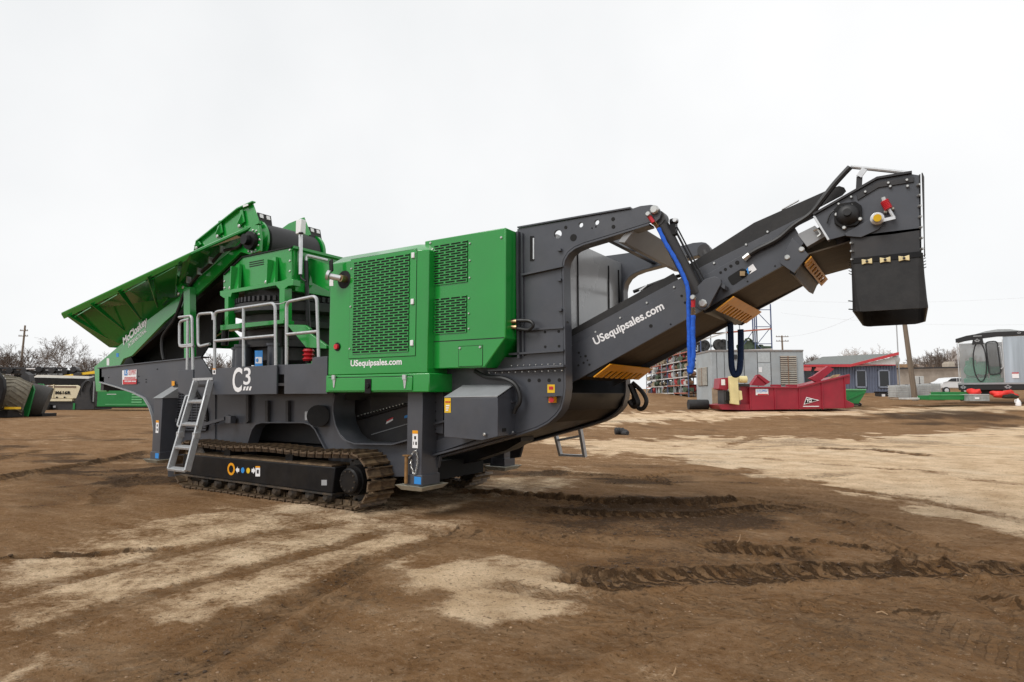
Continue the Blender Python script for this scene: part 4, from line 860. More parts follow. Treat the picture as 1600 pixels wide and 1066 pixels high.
# near wing: flared side sheet with ribs
RIM0, RIM1 = PX(98, 490, -1.5), PX(300, 396, -1.42); RIM2 = PX(388, 357, -.80)
B0, B1, B2 = PX(189.5, 539, -.55), PX(281, 464, -.55), PX(385, 368, -.55)
BL = PX(171, 543, -.55)
def sheet(pts, th, name, m, parent=None):
    n = (pts[1] - pts[0]).cross(pts[2] - pts[0]).normalized() * th
    return part(MB().prism(pts, n), name, m, parent)
wing = MB(); T = Vector((0, .02, .01))
wv = [RIM0, RIM1, RIM2, B2, B1, B0, BL]
wing.add(wv + [v + T for v in wv], [(0, 1, 4, 5), (1, 2, 3, 4), (0, 5, 6), (7, 12, 11, 8), (8, 11, 10, 9), (7, 13, 12)] + [(i, (i + 1) % 7, 7 + (i + 1) % 7, 7 + i) for i in range(7)])
hw = part(wing, 'hopper_wing', GREEN, smooth=False)
wm = MB(); wm.add([mir(v) for v in wv] + [mir(v + T) for v in wv], [(0, 1, 4, 5), (1, 2, 3, 4), (0, 5, 6), (7, 12, 11, 8), (8, 11, 10, 9), (7, 13, 12)] + [(i, (i + 1) % 7, 7 + (i + 1) % 7, 7 + i) for i in range(7)])
part(wm, 'hopper_wing', GREEN, smooth=False)
part(MB().add([RIM0, BL, mir(BL), mir(RIM0), RIM0 + Vector((.02, 0, 0)), BL + Vector((.02, 0, 0)), mir(BL) + Vector((.02, 0, 0)), mir(RIM0) + Vector((.02, 0, 0))], [(0, 1, 2, 3), (4, 5, 6, 7), (0, 3, 7, 4), (0, 1, 5, 4), (1, 2, 6, 5), (2, 3, 7, 6)]), 'hopper_end', GREEN, smooth=False)
part(MB().tube([RIM0, RIM1, RIM2], .03, 6), 'rim_bar', GREEN, hw)
def onwing(a, b_):    # a along 0..1, b from rim 0 to base 1
    t0 = RIM0.lerp(RIM1, a); t1 = (BL.lerp(B0, .4)).lerp(B1, a); return t0.lerp(t1, b_)
OUT = Vector((0, -.045, -.03))
for a in (.06, .27, .5, .73, .95):
    p0, p1 = onwing(a, .05), onwing(min(1, a * .98), .86); part(MB().prism([p0 + OUT * .3, p1 + OUT * .2, p1 + OUT * .7, p0 + OUT * 2.2], (.022, 0, .0)), 'wing_rib', GREEN, hw)
for a, b2_ in ((.06, .27), (.27, .5), (.5, .73), (.73, .95)):
    p0, p1 = onwing(a + .02, .16), onwing(b2_ - .02, .13); part(MB().prism([p0 + OUT * .3, p1 + OUT * .3, p1 + OUT * 2, p0 + OUT * 2], (0, .0, .02)), 'wing_stiffener', GREEN, hw)
part(MB().prism([onwing(0, .0) + OUT * .6, onwing(1, .0) + OUT * .6, onwing(1, .1) + OUT * 1.6, onwing(0, .1) + OUT * 1.6], (0, .012, .006)), 'rim_band', GREEN, hw)
for pts in ([(211, 492), (219, 488), (224, 508), (216, 514)], [(250, 455), (258, 450), (262, 468), (253, 477)], [(292, 416), (300, 411), (305, 430), (296, 440)]): part(plate(pts, -.66, .05), 'wing_bracket', GREEN, hw)
# upper wing extension (both sides)
EXT = [(303, 393), (306, 378), (370, 327), (394, 316), (404, 345), (396, 350)]
ext = part(plate(EXT, -.72, .02), 'wing_extension', GREEN, bevel=.003); part(MB().prism([Vector((p.x, .40, p.z)) for p in L3(EXT, -.72)], (0, .02, 0)), 'wing_extension', GREEN)
part(MB().ribbon(L3([(303, 393), (306, 377.5), (370, 326.5), (394, 315.5)], -.78), (0, .07, 0), .02), 'extension_rim', GREEN, ext)
part(plate([(379, 320.5), (387, 318.5), (387.5, 321), (380, 324)], -.785, .01), 'rim_slot', WHITE, ext)
for x, y in ((310, 386), (343, 368), (377, 352)):
    q = PX(x, y, -.74); part(MB().prism([q + Vector((-.10, -.02, -.02)), q + Vector((.12, -.02, .04)), q + Vector((.05, -.02, .27 if x > 320 else .10)), q + Vector((-.02, -.02, .27 if x > 320 else .10))], (0, .02, 0)), 'gusset', GREEN, ext)
    part(MB().prism([q + Vector((.01, -.10, 0)), q + Vector((.01, 0, 0)), q + Vector((.02, 0, .26 if x > 320 else .1))], (.016, 0, 0)), 'gusset_web', GREEN, ext); part(MB().bolts([q + Vector((-.02, -.03, -.02))], (0, -1, 0), .035), 'bolts', STEEL, ext)
part(plate([(303, 393), (404, 345), (404, 349), (303, 398)], -.76, .05), 'extension_foot', GREEN, ext)
# lettering along the beam
sl = (PX(230, 500.5, YM) - PX(189.5, 537.5, YM)).normalized(); upv = Vector((-sl.z, 0, sl.x))
o_ = PX(194, 543, YM); part(text_mesh('McCloskey', o_, sl, upv, (PX(232, 509, YM) - o_).length, .215, bold=.03, shear=.1), 'lettering', WHITE, fbm_)
o_ = PX(201, 544, YM); part(text_mesh('INTERNATIONAL', o_, sl, upv, (PX(229, 517.5, YM) - o_).length, .10, bold=.02, shear=.15, space=1.2), 'lettering', WHITE, fbm_)
sticker(rect(167, 560, 171, 571), YM, WHITE, parent=fbm_); sticker(rect(182, 552, 185.5, 558), YM, BLUE, parent=fbm_)
# dealer sign on the hopper frame
sg = part(MB().prism([p + Vector((0, -.012, 0)) for p in L3([(192, 601), (213.5, 600.5), (214.5, 577.5), (192, 579)], YC)], (0, .008, 0)), 'dealer_sign', WHITE)
sticker([(192.2, 600.8), (213.4, 600.3), (213.8, 592.5), (192.2, 593.5)], YC - .012, REDP, parent=sg)
part(text_mesh('US', PX(194, 587.3, YC - .013), (1, 0, 0), (0, 0, 1), .13, .12, bold=.03), 'lettering', BLUE, sg); part(text_mesh('EQUIPMENT', PX(201, 587, YC - .013), (1, 0, 0), (0, 0, 1), .28, .11), 'lettering', REDP, sg)
for i in range(2): sticker([(194.5, 590.6 + i * 1.9), (212, 590 + i * 1.9), (212, 589 + i * 1.9), (194.5, 589.6 + i * 1.9)], YC - .012, REDP, parent=sg)
for i in range(10):
    x_ = 195 + i * 1.7 + (i > 2) * .5 + (i > 5) * .5; sticker([(x_, 597), (x_ + 1.1, 597), (x_ + 1.1, 594.8), (x_, 594.8)], YC - .016, WHITE, 'blurred_print', sg)
sticker(rect(268.5, 595.5, 273, 603), YC - .02, ORANGE)
# work light mast
ml = PX(470, 400, -.2); mt = part(MB().cyl(PX(469.7, 429, -.84), PX(469.7, 366, -.84), .033, 12), 'light_mast', ALU)
part(MB().box(tuple(PX(465.5, 367, -.84) - Vector((0, .05, 0))), tuple(PX(474.5, 343, -.84) + Vector((0, .05, 0)))), 'mast_head', WHITE, mt, bevel=.012)
part(MB().cyl(PX(468, 364.5, -.90), PX(472.5, 364.5, -.90), .02, 10), 'mast_lens', BLACK, mt); part(MB().bar(PX(464, 408, -.84), PX(464, 392, -.84), .03, .03, up=(1, 0, 0)), 'mast_clamp', ALU, mt)
part(MB().tube(smooth_path(L3([(470, 429), (471, 435), (478, 440)], -.84)), .015, 6), 'mast_cable', HOSE, mt)
part(MB().tube(rounded([PX(478, 408, -.72), PX(478, 399, -.72), PX(512, 407, -.45)], [0, .08, 0]), .025, 8), 'pull_bar', ALU); part(MB().tube(smooth_path(L3([(478, 408), (479, 430), (480, 470), (482, 515)], -.74)), .035, 8), 'hose', HOSE)

# ================================================================== discharge conveyor
def dpl(pts, name, m, Y=YV, th=.025, parent=None, bev=.003): return part(plate(pts, Y, th), name, m, parent, bevel=bev)
SP = [(884, 545), (1062, 450), (1100, 431), (1241, 354), (1256, 380), (1226, 414), (905, 592), (884, 603)]
dcv = dpl(SP, 'discharge_conveyor', GREY); part(mplate(SP, YV, .025), 'discharge_conveyor', GREY)
cb = dpl([(884, 531), (1058, 437.5), (1100, 415), (1240, 345), (1271, 330), (1275, 338), (1241, 355), (1100, 432), (1062, 451), (884, 546)], 'upper_side_plate', GREY, Y=YV + .02, parent=dcv)
part(mplate([(884, 531), (1058, 437.5), (1100, 415), (1240, 345), (1271, 330), (1275, 338), (1241, 355), (1100, 432), (1062, 451), (884, 546)], YV + .02, .025), 'upper_side_plate', GREY)
SK1 = [(884, 520), (1052, 427), (1062, 440), (884, 538)]; SK2 = [(1066, 434), (1078, 412), (1178, 348), (1300, 294), (1311, 290.5), (1319, 293), (1322, 298.5), (1316, 305), (1280, 324), (1240, 348), (1130, 402)]
for q in (SK1, SK2):
    dpl(q, 'rubber_skirt', RUBBER, Y=YV + .045, th=.02, parent=dcv); part(mplate(q, YV + .045, .02), 'rubber_skirt', RUBBER)
part(MB().bolts(L3([(893.5, 541), (931, 519), (969.5, 497), (1011, 473.5), (1053.5, 449), (1116, 411.5), (1166, 382.5), (1199.5, 362.5)], YV + .02), (0, -1, 0), .015), 'bolts', STEEL, dcv)
for pts in ([(898, 520), (918, 503), (914, 506), (906, 513)], [(1000, 455), (1010, 447), (1012, 444), (998, 453)], [(1222, 326), (1248, 312), (1247, 314), (1221, 328)]): part(plate(pts, YV + .06, .03), 'skirt_clamp', ALU, dcv)
# belt: carrying run on top, return run below
b0, b1 = PX(884, 600, YV), PX(1345, 375, YV); bd = (b1 - b0)
def along(x, y, dz=0): p_ = PX(x, y, YV); p_.z += dz; return p_
rbl = [along(884, 592), along(1250, 400), along(1345, 372)]; r0, r1 = rbl[0], rbl[1]
part(MB().add([p + Vector((0, y_, z_)) for z_ in (0, .015) for p in rbl for y_ in (.05, 1.35)], [(0, 1, 3, 2), (2, 3, 5, 4), (6, 7, 9, 8), (8, 9, 11, 10), (0, 2, 8, 6), (2, 4, 10, 8), (1, 3, 9, 7), (3, 5, 11, 9)]), 'return_belt', BELT, dcv)
u0, u1 = along(884, 560, .0), along(1345, 320, .0)
part(MB().prism([u0 + Vector((0, .08, 0)), u1 + Vector((0, .08, 0)), u1 + Vector((0, 1.32, 0)), u0 + Vector((0, 1.32, 0))], (0, 0, .015)), 'carrying_belt', BELT, dcv)
hp = along(1326, 337); part(MB().lathe((hp.x, YV + .08, hp.z - .02), [(.18, 0), (.19, .6), (.18, 1.24)], 28, 'y'), 'head_pulley', BELTK, dcv)
for t in (.1, .45, .8): c = r0.lerp(r1, t); part(MB().cyl((c.x, -.68, c.z + .2), (c.x, .68, c.z + .2), .05, 10), 'cross_tie', GREYD, dcv)
# lettering
o_ = PX(932, 543.5, YV); e_ = PX(1040.5, 486.5, YV); sl = (e_ - o_).normalized(); upv = Vector((-sl.z, 0, sl.x))
part(text_mesh('USequipsales.com', o_, sl, upv, (e_ - o_).length, .128, bold=.026), 'lettering', WHITE, dcv)
hb = MB()
for (x, y, r_) in ((904.5, 551.5, .014), (915, 556.5, .016), (907.5, 557.5, .01), (912, 567, .014), (918, 563, .01), (921, 570, .014), (904, 571, .014), (1017, 509.5, .02), (1126, 426, .014), (1133.5, 421, .016), (1142, 416, .017), (1152, 410.5, .022), (1211, 416, .009), (1168, 440, .009), (1065, 462.5, .014), (1070.5, 473, .014), (1048, 507, .01)): p_ = PX(x, y, YV); hb.cyl(p_ + Vector((0, -.004, 0)), p_ + Vector((0, .001, 0)), r_, 12)
part(hb, 'punched_holes', DARKIN, dcv, kind='stuff')
# access window with sensor and decal
wn = rounded([Vector((x, y, 0)) for x, y in [(1136, 434), (1159, 419), (1167, 421), (1169, 430), (1144, 447)]], 4, 3)
part(plate([(p.x, p.y) for p in wn], YV - .004, .005), 'access_window', DARKIN, dcv); part(plate(rect(1156, 424, 1164, 431), YV - .03, .03), 'speed_sensor', BRASS, dcv)
sticker([(1164, 423.5), (1170.5, 429), (1175, 423), (1169, 418)], YV, BLUE, parent=dcv); sticker([(1170.5, 429), (1182.5, 421.5), (1176.5, 412.5), (1169, 418)], YV, WHITE, parent=dcv)
# bracket where the lift ram joins the conveyor
RB = [(1087, 450), (1101, 436), (1117, 432), (1126, 436), (1127, 443), (1107, 480), (1101, 484.5), (1094, 484), (1084, 478), (1083, 466)]
for yy in (-.86, -.72): dpl(RB, 'ram_bracket', GREY, Y=yy, th=.03, parent=dcv, bev=.005)
part(mplate(RB, -.86, .03), 'ram_bracket', GREY); part(plate([(1122, 437), (1133, 446), (1132, 452), (1120, 444)], -.84, .14), 'bracket_web', GREY, dcv)
part(MB().bolts(L3([(1098.5, 474.5)], -.86), (0, -1, 0), .045, .03, 8), 'pin', STEEL, dcv)
# lift rams
for s_ in (1, -1):
    t0 = PX(1030, 343, -.9); t1 = PX(1060, 405, -.84); t2 = PX(1094, 468, -.79)
    f = (lambda p: p) if s_ > 0 else mir
    ram = part(MB().cyl(f(t0), f(t0.lerp(t2, .93)), .073, 18).cyl(f(t0 + Vector((0, -.07, 0))), f(t0 + Vector((0, .07, 0))), .085, 18), 'lift_ram', GREYD)
    part(MB().cyl(f(t0.lerp(t2, .9)), f(t2), .045, 14), 'ram_rod', GREYD, ram)
    sd_ = Vector((.10, 0, .02)); part(MB().tube([f(t0.lerp(t2, .12) + sd_), f(t0.lerp(t2, .9) + sd_)], .013, 6).tube([f(t0.lerp(t2, .15) + sd_ * 1.3), f(t0.lerp(t2, .85) + sd_ * 1.3)], .009, 6), 'ram_pipe', HOSE, ram)
    if s_ > 0:
        part(MB().bolts(L3([(1023, 328.5)], YC - .01), (0, -1, 0), .05, .04, 8), 'pin', STEEL, ram)
        part(MB().obox(PX(1053, 346, -.9), (.09, 0, 0), (0, .07, 0), (0, 0, .06)), 'work_light', BLACK, ram, bevel=.02); part(MB().lathe(PX(1054, 343.5, -.96), [(.022, 0), (.026, .03)], 14, 'y'), 'lamp_lens', ALU, ram)
        part(MB().obox(t0.lerp(t2, .16) + Vector((.09, 0, .02)), (.06, 0, 0), (0, .08, 0), (0, 0, .14)), 'check_valve', BLACK, ram)
part(MB().tube(smooth_path([Vector((-2.3, .95, 3.2)), Vector((-2.0, .9, 3.46)), Vector((-1.7, .85, 3.35))]), .025, 6).tube(smooth_path([Vector((-2.35, .95, 3.15)), Vector((-2.0, .9, 3.38)), Vector((-1.75, .85, 3.25))]), .025, 6), 'hose', HOSE)
# head section
tl = dpl([(1246, 366), (1273, 352.5), (1291, 368.5), (1261, 386)], 'telescopic_rail', LGREY, Y=YV - .01, th=.12, parent=dcv)
part(MB().tube(rounded(L3([(1271, 361), (1277, 358), (1283, 366), (1277, 370)], YV - .04), [0, .03, .03, 0]), .012, 6), 'lock_pin', STEEL, tl)
dpl([(1218, 411), (1238, 372), (1264, 398), (1241, 427)], 'hinge_plate', GREY, Y=YV - .035, th=.03, parent=dcv)
part(MB().bolts(L3([(1230, 402.5), (1252.5, 390)], YV - .035), (0, -1, 0), .028, .016, 8), 'pin', STEEL, dcv)
HP = [(1271.5, 338), (1300, 321), (1371, 281), (1424, 272), (1437, 274), (1439.5, 360), (1395, 366.5), (1345, 371.5), (1333, 365), (1296, 375)]
hd = dpl(HP, 'head_frame', GREY, Y=YV - .03, th=.03); part(mplate(HP, YV - .03, .03), 'head_frame', GREY)
part(MB().ribbon(L3([(1271, 336), (1300, 319.5), (1371, 279), (1425, 270)], YV - .06), (0, .1, 0), .02), 'head_flange', GREYD, hd)
dpl([(1270, 338), (1273.5, 337), (1296.5, 374), (1293, 376)], 'joint_flange', ALU, Y=YV - .08, th=.08, parent=hd)
dpl([(1340, 313), (1373, 293), (1428, 284.5), (1428, 276), (1372, 284.5), (1338, 303)], 'seal_plate', GREYD, Y=YV - .045, th=.015, parent=hd)
part(MB().bolts(L3([(1352, 300), (1388, 286), (1417, 281.5), (1418, 291), (1391, 291.5), (1330, 308), (1310.5, 319)], YV - .05), (0, -1, 0), .014), 'bolts', STEEL, hd)
bc = PX(1325, 336, YV - .05); brg = part(MB().prism([bc + Vector((math.cos(R(a)) * .135, -.02, math.sin(R(a)) * .135)) for a in (30, 60, 120, 150, 210, 240, 300, 330)], (0, .04, 0)), 'pulley_bearing', BLACK, hd, bevel=.006)
part(MB().lathe((bc.x, bc.y - .02, bc.z), [(.02, -.10), (.034, -.10), (.034, -.05), (.07, -.045), (.095, -.02), (.105, .0)], 24, 'y'), 'bearing_cap', HOSE, brg)
part(MB().bolts(L3([(1330.5, 322), (1307, 335.5), (1344, 342.5), (1319, 356)], YV - .07), (0, -1, 0), .02, .016), 'bolts', STEEL, brg)
part(MB().tube(smooth_path(L3([(1292, 349), (1297, 335), (1305, 328), (1314, 324), (1319, 328)], YV - .06)), .008, 6), 'sensor_cable', HOSE, hd)
dpl([(1319, 365), (1362, 341), (1380, 351), (1372, 359), (1345, 371), (1322, 369)], 'scraper_arm', GREY, Y=YV - .06, th=.02, parent=hd)
sc_ = PX(1371, 343.5, YV - .06); part(MB().lathe((sc_.x, sc_.y, sc_.z), [(.03, -.12), (.038, -.12), (.038, -.06), (.058, -.05), (.058, 0)], 18, 'y'), 'scraper_hub', ALU, hd); part(MB().cyl(PX(1371, 340.5, YV - .2), PX(1371, 340.5, YV - .12), .034, 16), 'hub_cap', YELLOW, hd)
part(MB().bar(PX(1378, 345, YV - .1), PX(1399, 340, YV - .1), .02, .03), 'scraper_link', ALU, hd); part(MB().cyl(PX(1397, 341, YV - .09), PX(1389, 327, YV - .09), .016, 8), 'tension_rod', ALU, hd)
spm = MB(); s0, s1 = PX(1381.5, 314, YV - .1), PX(1388.5, 327, YV - .1); pts = []
ax = (s1 - s0).normalized(); e1 = Vector((0, 1, 0)); e2 = ax.cross(e1)
for k in range(61): w = k / 60 * 2 * math.pi * 6; pts.append(s0.lerp(s1, k / 60) + (e1 * math.cos(w) + e2 * math.sin(w)) * .030)
part(spm.tube(pts, .008, 6), 'tension_spring', REDP, hd); part(MB().cyl(s0, s1, .026, 8), 'spring_core', REDP, hd); part(MB().cyl(PX(1380, 309, YV - .1), s0, .022, 8), 'spring_nut', STEEL, hd)
part(plate(rect(1381, 329, 1386, 332), YV - .1, .1), 'spring_bracket', ZINCY, hd); part(plate(rect(1393, 324, 1397, 327), YV - .1, .1), 'spring_bracket', ZINCY, hd)
# discharge box and the rubber sock
cx0, cx1 = PX(1330, 400, -.73).x, PX(1440, 400, -.73).x; cz0, cz1 = PX(1385, 404, -.73).z, PX(1385, 366, -.73).z
part(MB().box((cx0, -.725, cz0), (cx0 + .012, .73, cz1 - .1)).box((cx0, -.73, cz0), (cx1, -.712, cz1 + .02)).box((cx0, .71, cz0), (cx1, .73, cz1)), 'discharge_box', GREYD, hd)
part(MB().prism([Vector((cx1 - .012, -.73, cz0)), Vector((cx1 - .012, .73, cz0)), Vector((cx1 + .015, .73, PX(1440, 272, -.73).z)), Vector((cx1 + .015, -.73, PX(1440, 272, -.73).z))], (.012, 0, 0)), 'front_plate', GREYD, hd)
part(MB().prism([Vector((cx1 + .02, -.74, cz0)), Vector((cx1 + .02, -.60, cz0)), Vector((cx1 + .05, -.60, PX(1441, 270, -.74).z)), Vector((cx1 + .035, -.74, PX(1441, 270, -.74).z))], (.008, 0, 0)), 'rubber_edge', RUBBER, hd)
part(MB().bolts([Vector((cx1 + .002, -.745, z)) for z in np.linspace(cz0 + .05, 3.42, 7)], (.5, -1, 0), .012, .03).bolts([Vector((cx0 + .012, -.745, z)) for z in np.linspace(cz0 + .02, cz1 - .05, 3)], (-.5, -1, 0), .012, .025), 'bolts', STEEL, hd)
sk = MB(); nseg = 64; lev = [(cz0 + .02, .0, 0), (2.72, .001, .10), (2.60, .002, .15), (2.48, .004, .22), (2.38, .006, .3), (2.325, .008, .38), (2.305, .008, .4)]
def sockring(z, fl, rd, inset):
    xa, xb, ya, yb = cx0 - .005 - fl + inset, cx1 + .012 + fl * 2 - inset, -.745 - fl + inset, .745 + fl - inset; out = []
    r_ = .03 + .19 * rd
    for k in range(nseg):
        t = k / nseg * 4; q = int(t); f = t - q
        cxs = ((xb - r_, yb - r_, 0), (xa + r_, yb - r_, 90), (xa + r_, ya + r_, 180), (xb - r_, ya + r_, 270))[q]; w = R(cxs[2] + f * 90 * nseg / (nseg - 4) if 0 else cxs[2] + f * 90)
        wob = .006 * math.sin(k * 1.7 + z * 9) * rd
        out.append(Vector((cxs[0] + math.cos(w) * (r_ + wob), cxs[1] + math.sin(w) * (r_ + wob), z + .02 * rd * math.sin(w * 2 + 1))))
    return out
rings = [sockring(z, fl, rd, 0) for z, fl, rd in lev] + [sockring(z, fl, rd, .014) for z, fl, rd in lev[::-1]]
vs_ = [v for r_ in rings for v in r_]; fs_ = []
for i in range(len(rings)):
    j_ = (i + 1) % len(rings)
    for k in range(nseg): fs_.append((i * nseg + k, i * nseg + (k + 1) % nseg, j_ * nseg + (k + 1) % nseg, j_ * nseg + k))
sock = part(MB().add(vs_, fs_), 'rubber_sock', RUBBER, hd)
for x, y in ((1354.5, 408.5), (1383, 406), (1412.5, 403.5)):
    c = PX(x, y, -.76); part(MB().prism([c + Vector((a, 0, b_)) for a, b_ in ((-.042, -.026), (0, -.016), (.042, -.026), (.042, .026), (0, .014), (-.042, .026))], (0, .012, 0)), 'clamp_plate', mat('cream_clamp', (.80, .66, .36), .4, var=.2, scale=20), hd, bevel=.003); part(MB().bolts([c], (0, -1, 0), .012), 'bolts', GREYD, hd)
    c2 = c
part(MB().box((cx0 + .01, -.752, cz0 - .02), (cx1, -.74, cz0 + .03)), 'clamp_strip', BLACK, hd)
tk = MB()
for k in range(5):
    z = cz0 + .01 - k * .028; tk.tube([Vector((cx0 - .005, -.6, z)), Vector((cx0 - .03, -.66, z + .005))], .004, 5); tk.tube([Vector((cx1 + .01, -.6, z)), Vector((cx1 + .032, -.62, z + .008))], .004, 5)
for z in (2.42, 2.34): tk.tube([Vector((cx0 - .01, -.6, z)), Vector((cx0 - .045, -.66, z))], .006, 5)
part(tk, 'sock_ties', BLACK, hd)
# top bar and hose along the conveyor
tb0, tb1 = PX(1329, 261, YV), PX(1424, 271, YV - .0); part(MB().tube([tb0, PX(1344, 262.5, YV), tb1], .018, 8), 'guard_bar', GALV, hd)
part(MB().bar(PX(1342, 295, YV), PX(1343, 276, YV), .05, .02, up=(0, 1, 0)), 'bar_strut', GREYD, hd); part(MB().bar(PX(1342, 276, YV - .02), PX(1351, 264, YV - .02), .05, .02, up=(0, 1, 0)), 'bar_link', ALU, hd)
part(MB().tube(smooth_path(L3([(1163, 404), (1180, 392), (1215, 374), (1240, 353), (1266, 335), (1285, 312), (1302, 290), (1318, 272), (1328, 261.5)], YV - .04)), .028, 8), 'conveyor_hose', HOSE)
part(MB().tube(L3([(1162, 405), (1171, 398)], YV - .04), .03, 8), 'hose_fitting', STEEL)
# orange roller guards: sheets across the belt, toothed along the lower edge, each before its black roller housing
def guard(top, low, teeth, solid=.45, tip=True):
    A = PX(*top, YV - .01); W = PX(*low, YV - .01) - A; mb = MB(); yw = 1.42; th = Vector((.008, 0, -.010))
    def q(y0, y1, a, b): mb.prism([A + Vector((0, y0, 0)) + W * a, A + Vector((0, y1, 0)) + W * a, A + Vector((0, y1, 0)) + W * b, A + Vector((0, y0, 0)) + W * b], th)
    q(0, yw, 0, solid)
    q(0, yw / teeth * .75, solid, 1); q(yw - yw / teeth * .75, yw, solid, 1)
    for k in range(1, teeth): q(yw * (k + .0) / teeth, yw * (k + .5) / teeth, solid, 1 if tip else .82)
    if not tip: q(0, yw, .82, 1)
    return part(mb, 'roller_guard', ORANGE, dcv, smooth=False)
guard((953, 568.5), (927, 588.5), 9); guard((1146, 462.5), (1118, 484), 10); guard((1267, 400), (1255, 413), 8, .22, False)
for hpts in ([(951, 569.5), (926, 589), (918, 588), (925, 578)], [(1143, 464.5), (1115, 486.5), (1105, 489), (1098, 481), (1112, 471)], [(1265, 402), (1254, 414), (1247, 430), (1239, 426), (1238, 415)]):
    part(MB().prism([p + Vector((-.03, .02, 0)) for p in L3(hpts, YV)], (0, 1.36, 0)), 'guard_housing', BLACK, dcv)
# hoses hanging at the conveyor tail
part(MB().tube(smooth_path(L3([(988, 598), (1003, 612), (1010, 626), (1006, 637), (998, 638), (991, 626), (990, 612)], .6), 8), .030, 8).tube(smooth_path(L3([(985, 600), (992, 618), (996, 630), (990, 634), (984, 626)], .6), 8), .045, 8), 'drain_hoses', HOSE)
# ladder step under gantry etc.

# ---- slings hanging from the machine
s0 = thing('lifting_sling', 'bright blue round lifting sling shackled to the gantry arm tip, hanging past the conveyor', 'sling', PX(1076, 584, -1.0))
def spart(mb, name, m, root): return mb.build(name, m, root, off=Vector((root.parent or root).location))
pth = smooth_path([PX(1029, 357, -1.0), PX(1040, 380, -1.0), PX(1055, 405, -1.0), PX(1069, 434, -1.0), PX(1075, 455, -1.0), PX(1076, 500, -1.0), PX(1077.5, 555, -1.0), PX(1080, 578, -1.0)], 6)
rr = [.022 + .002 * math.sin(i * 1.9) for i in range(len(pth))]
spart(MB().tube(pth, rr, 10), 'webbing', BLUESL, s0)
pth = smooth_path([PX(1083, 493, -1.0), PX(1082.5, 520, -1.0), PX(1083.5, 550, -1.0), PX(1081, 574, -1.0), PX(1078, 582, -1.0), PX(1076.5, 572, -1.0)], 7)
spart(MB().tube(pth, [.025 + .002 * math.sin(i * 1.3) for i in range(len(pth))], 10), 'webbing', BLUESL, s0)
for (a, b_) in (((1013, 336), (1021, 348)), ((1083, 466), (1083, 480))):
    sh = spart(MB().cyl(PX(*a, -1.04), PX(*b_, -1.03), .022, 10), 'shackle', REDP, s0); spart(MB().bolts([PX(a[0], a[1] - 1, -1.05)], (0, -1, 0), .03, .03, 8), 'shackle_pin', STEEL, sh)
    p0, p1 = PX(b_[0] + (1 if a[0] < 1050 else 0), b_[1], -1.02), PX(b_[0] + (6 if a[0] < 1050 else .5), b_[1] + (7 if a[0] < 1050 else 13), -1.0); dd = (p1 - p0) / 3
    for k in range(3):
        c = p0 + dd * (k + .5); d = dd.normalized(); sd_ = (Vector((1, 0, 0)) - d * d.x).normalized(); spart(MB().tube([c + d * .03, c + sd_ * .018, c - d * .03, c - sd_ * .018, c + d * .03], .006, 5, cap=False), 'chain_link', BRASS, sh)
s1 = thing('lifting_sling', 'dark navy lifting sling hanging in a loop below the middle orange roller guard', 'sling', PX(1149, 587, .45))
pth = smooth_path(L3([(1141, 505), (1142, 540), (1143, 570), (1146, 583), (1150, 586), (1155, 580), (1157, 560), (1157.5, 525), (1157, 515)], .45), 6)
spart(MB().tube(pth, .036, 10), 'webbing', NAVYSL, s1)

# ================================================================== THE YARD BEHIND
class BGT:
    """a background thing: an Empty on the ground; Q gives its own coordinates of a surveyed point"""
    def __init__(s, name, label, cat, x, d, group=None, turn=False):
        s.d = d; p = BG(x, d); s.p = p; s.u0 = (x - 800) * d * M2
        al = math.atan((x - 800) * M2) if turn else 0.0; s.k = math.cos(al)
        s.o = thing(name, label, cat, p, YAW - al, group)
    def Q(s, x, y, dy=0.0):
        dd = s.d + dy; return Vector((((x - 800) * dd * M2 - s.u0) * s.k if s.k == 1 else ((x - 800) * s.d * M2 - s.u0) * s.k, dy, 1.52 + (618 - y) * (dd if s.k == 1 else s.d) * M2 - s.p.z))
    def P(s, pts, th, name, m, dy=0.0, parent=None, **k):
        mb = MB().prism([s.Q(x, y, dy) for x, y in pts], (0, th, 0)); return mb.build(name, m, parent or s.o, **k)
    def B(s, x0, y0, x1, y1, th, name, m, dy=0.0, parent=None, **k):
        return s.P([(x0, y1), (x1, y1), (x1, y0), (x0, y0)], th, name, m, dy, parent, **k)
    def T(s, body, x0, y0, x1, y1, name, m, dy=0.0, parent=None, **k):
        a = s.Q(x0, y1, dy); b = s.Q(x1, y0, dy); return text_mesh(body, a, (1, 0, 0), (0, 0, 1), b.x - a.x, b.z - a.z, lift=.02, **k).build(name, m, parent or s.o)

CRIM = mat('crimson_paint', (.30, .010, .028), .42, var=.2, scale=1.2, dust=(.3, .12, .1), dust_amt=.12)
CREAM = mat('cream_paint', (.70, .60, .30), .45, var=.12, scale=2)
GENG = mat('weathered_grey_paint', (.36, .40, .42), .55, var=.12, scale=1.1, dust=(.30, .24, .18), dust_amt=.3)
RUST = mat('rusty_steel', (.22, .12, .07), .75, var=.5, scale=6)
WOOD = mat('weathered_wood', (.30, .22, .15), .8, var=.3, scale=5, stretch=(1, 1, 6))
PLY = mat('plywood', (.36, .27, .18), .8, var=.25, scale=3)
STEELB = mat('rack_steel', (.34, .38, .42), .5, var=.2)
RBLUE = mat('rack_blue', (.09, .12, .22), .5, var=.2)
RORNG = mat('rack_orange', (.45, .13, .08), .5, var=.2)
RWHITE = mat('rack_beam', (.60, .58, .55), .55, var=.2)
CORR = mat('corrugated_blue', (.125, .145, .205), .5, var=.12, scale=1)
ROOF = mat('roof_shingle', (.17, .18, .17), .9, var=.25, scale=6)
TRIM = mat('red_trim', (.55, .045, .055), .45, var=.1)
WALLW = mat('white_siding', (.62, .62, .60), .6, var=.08)
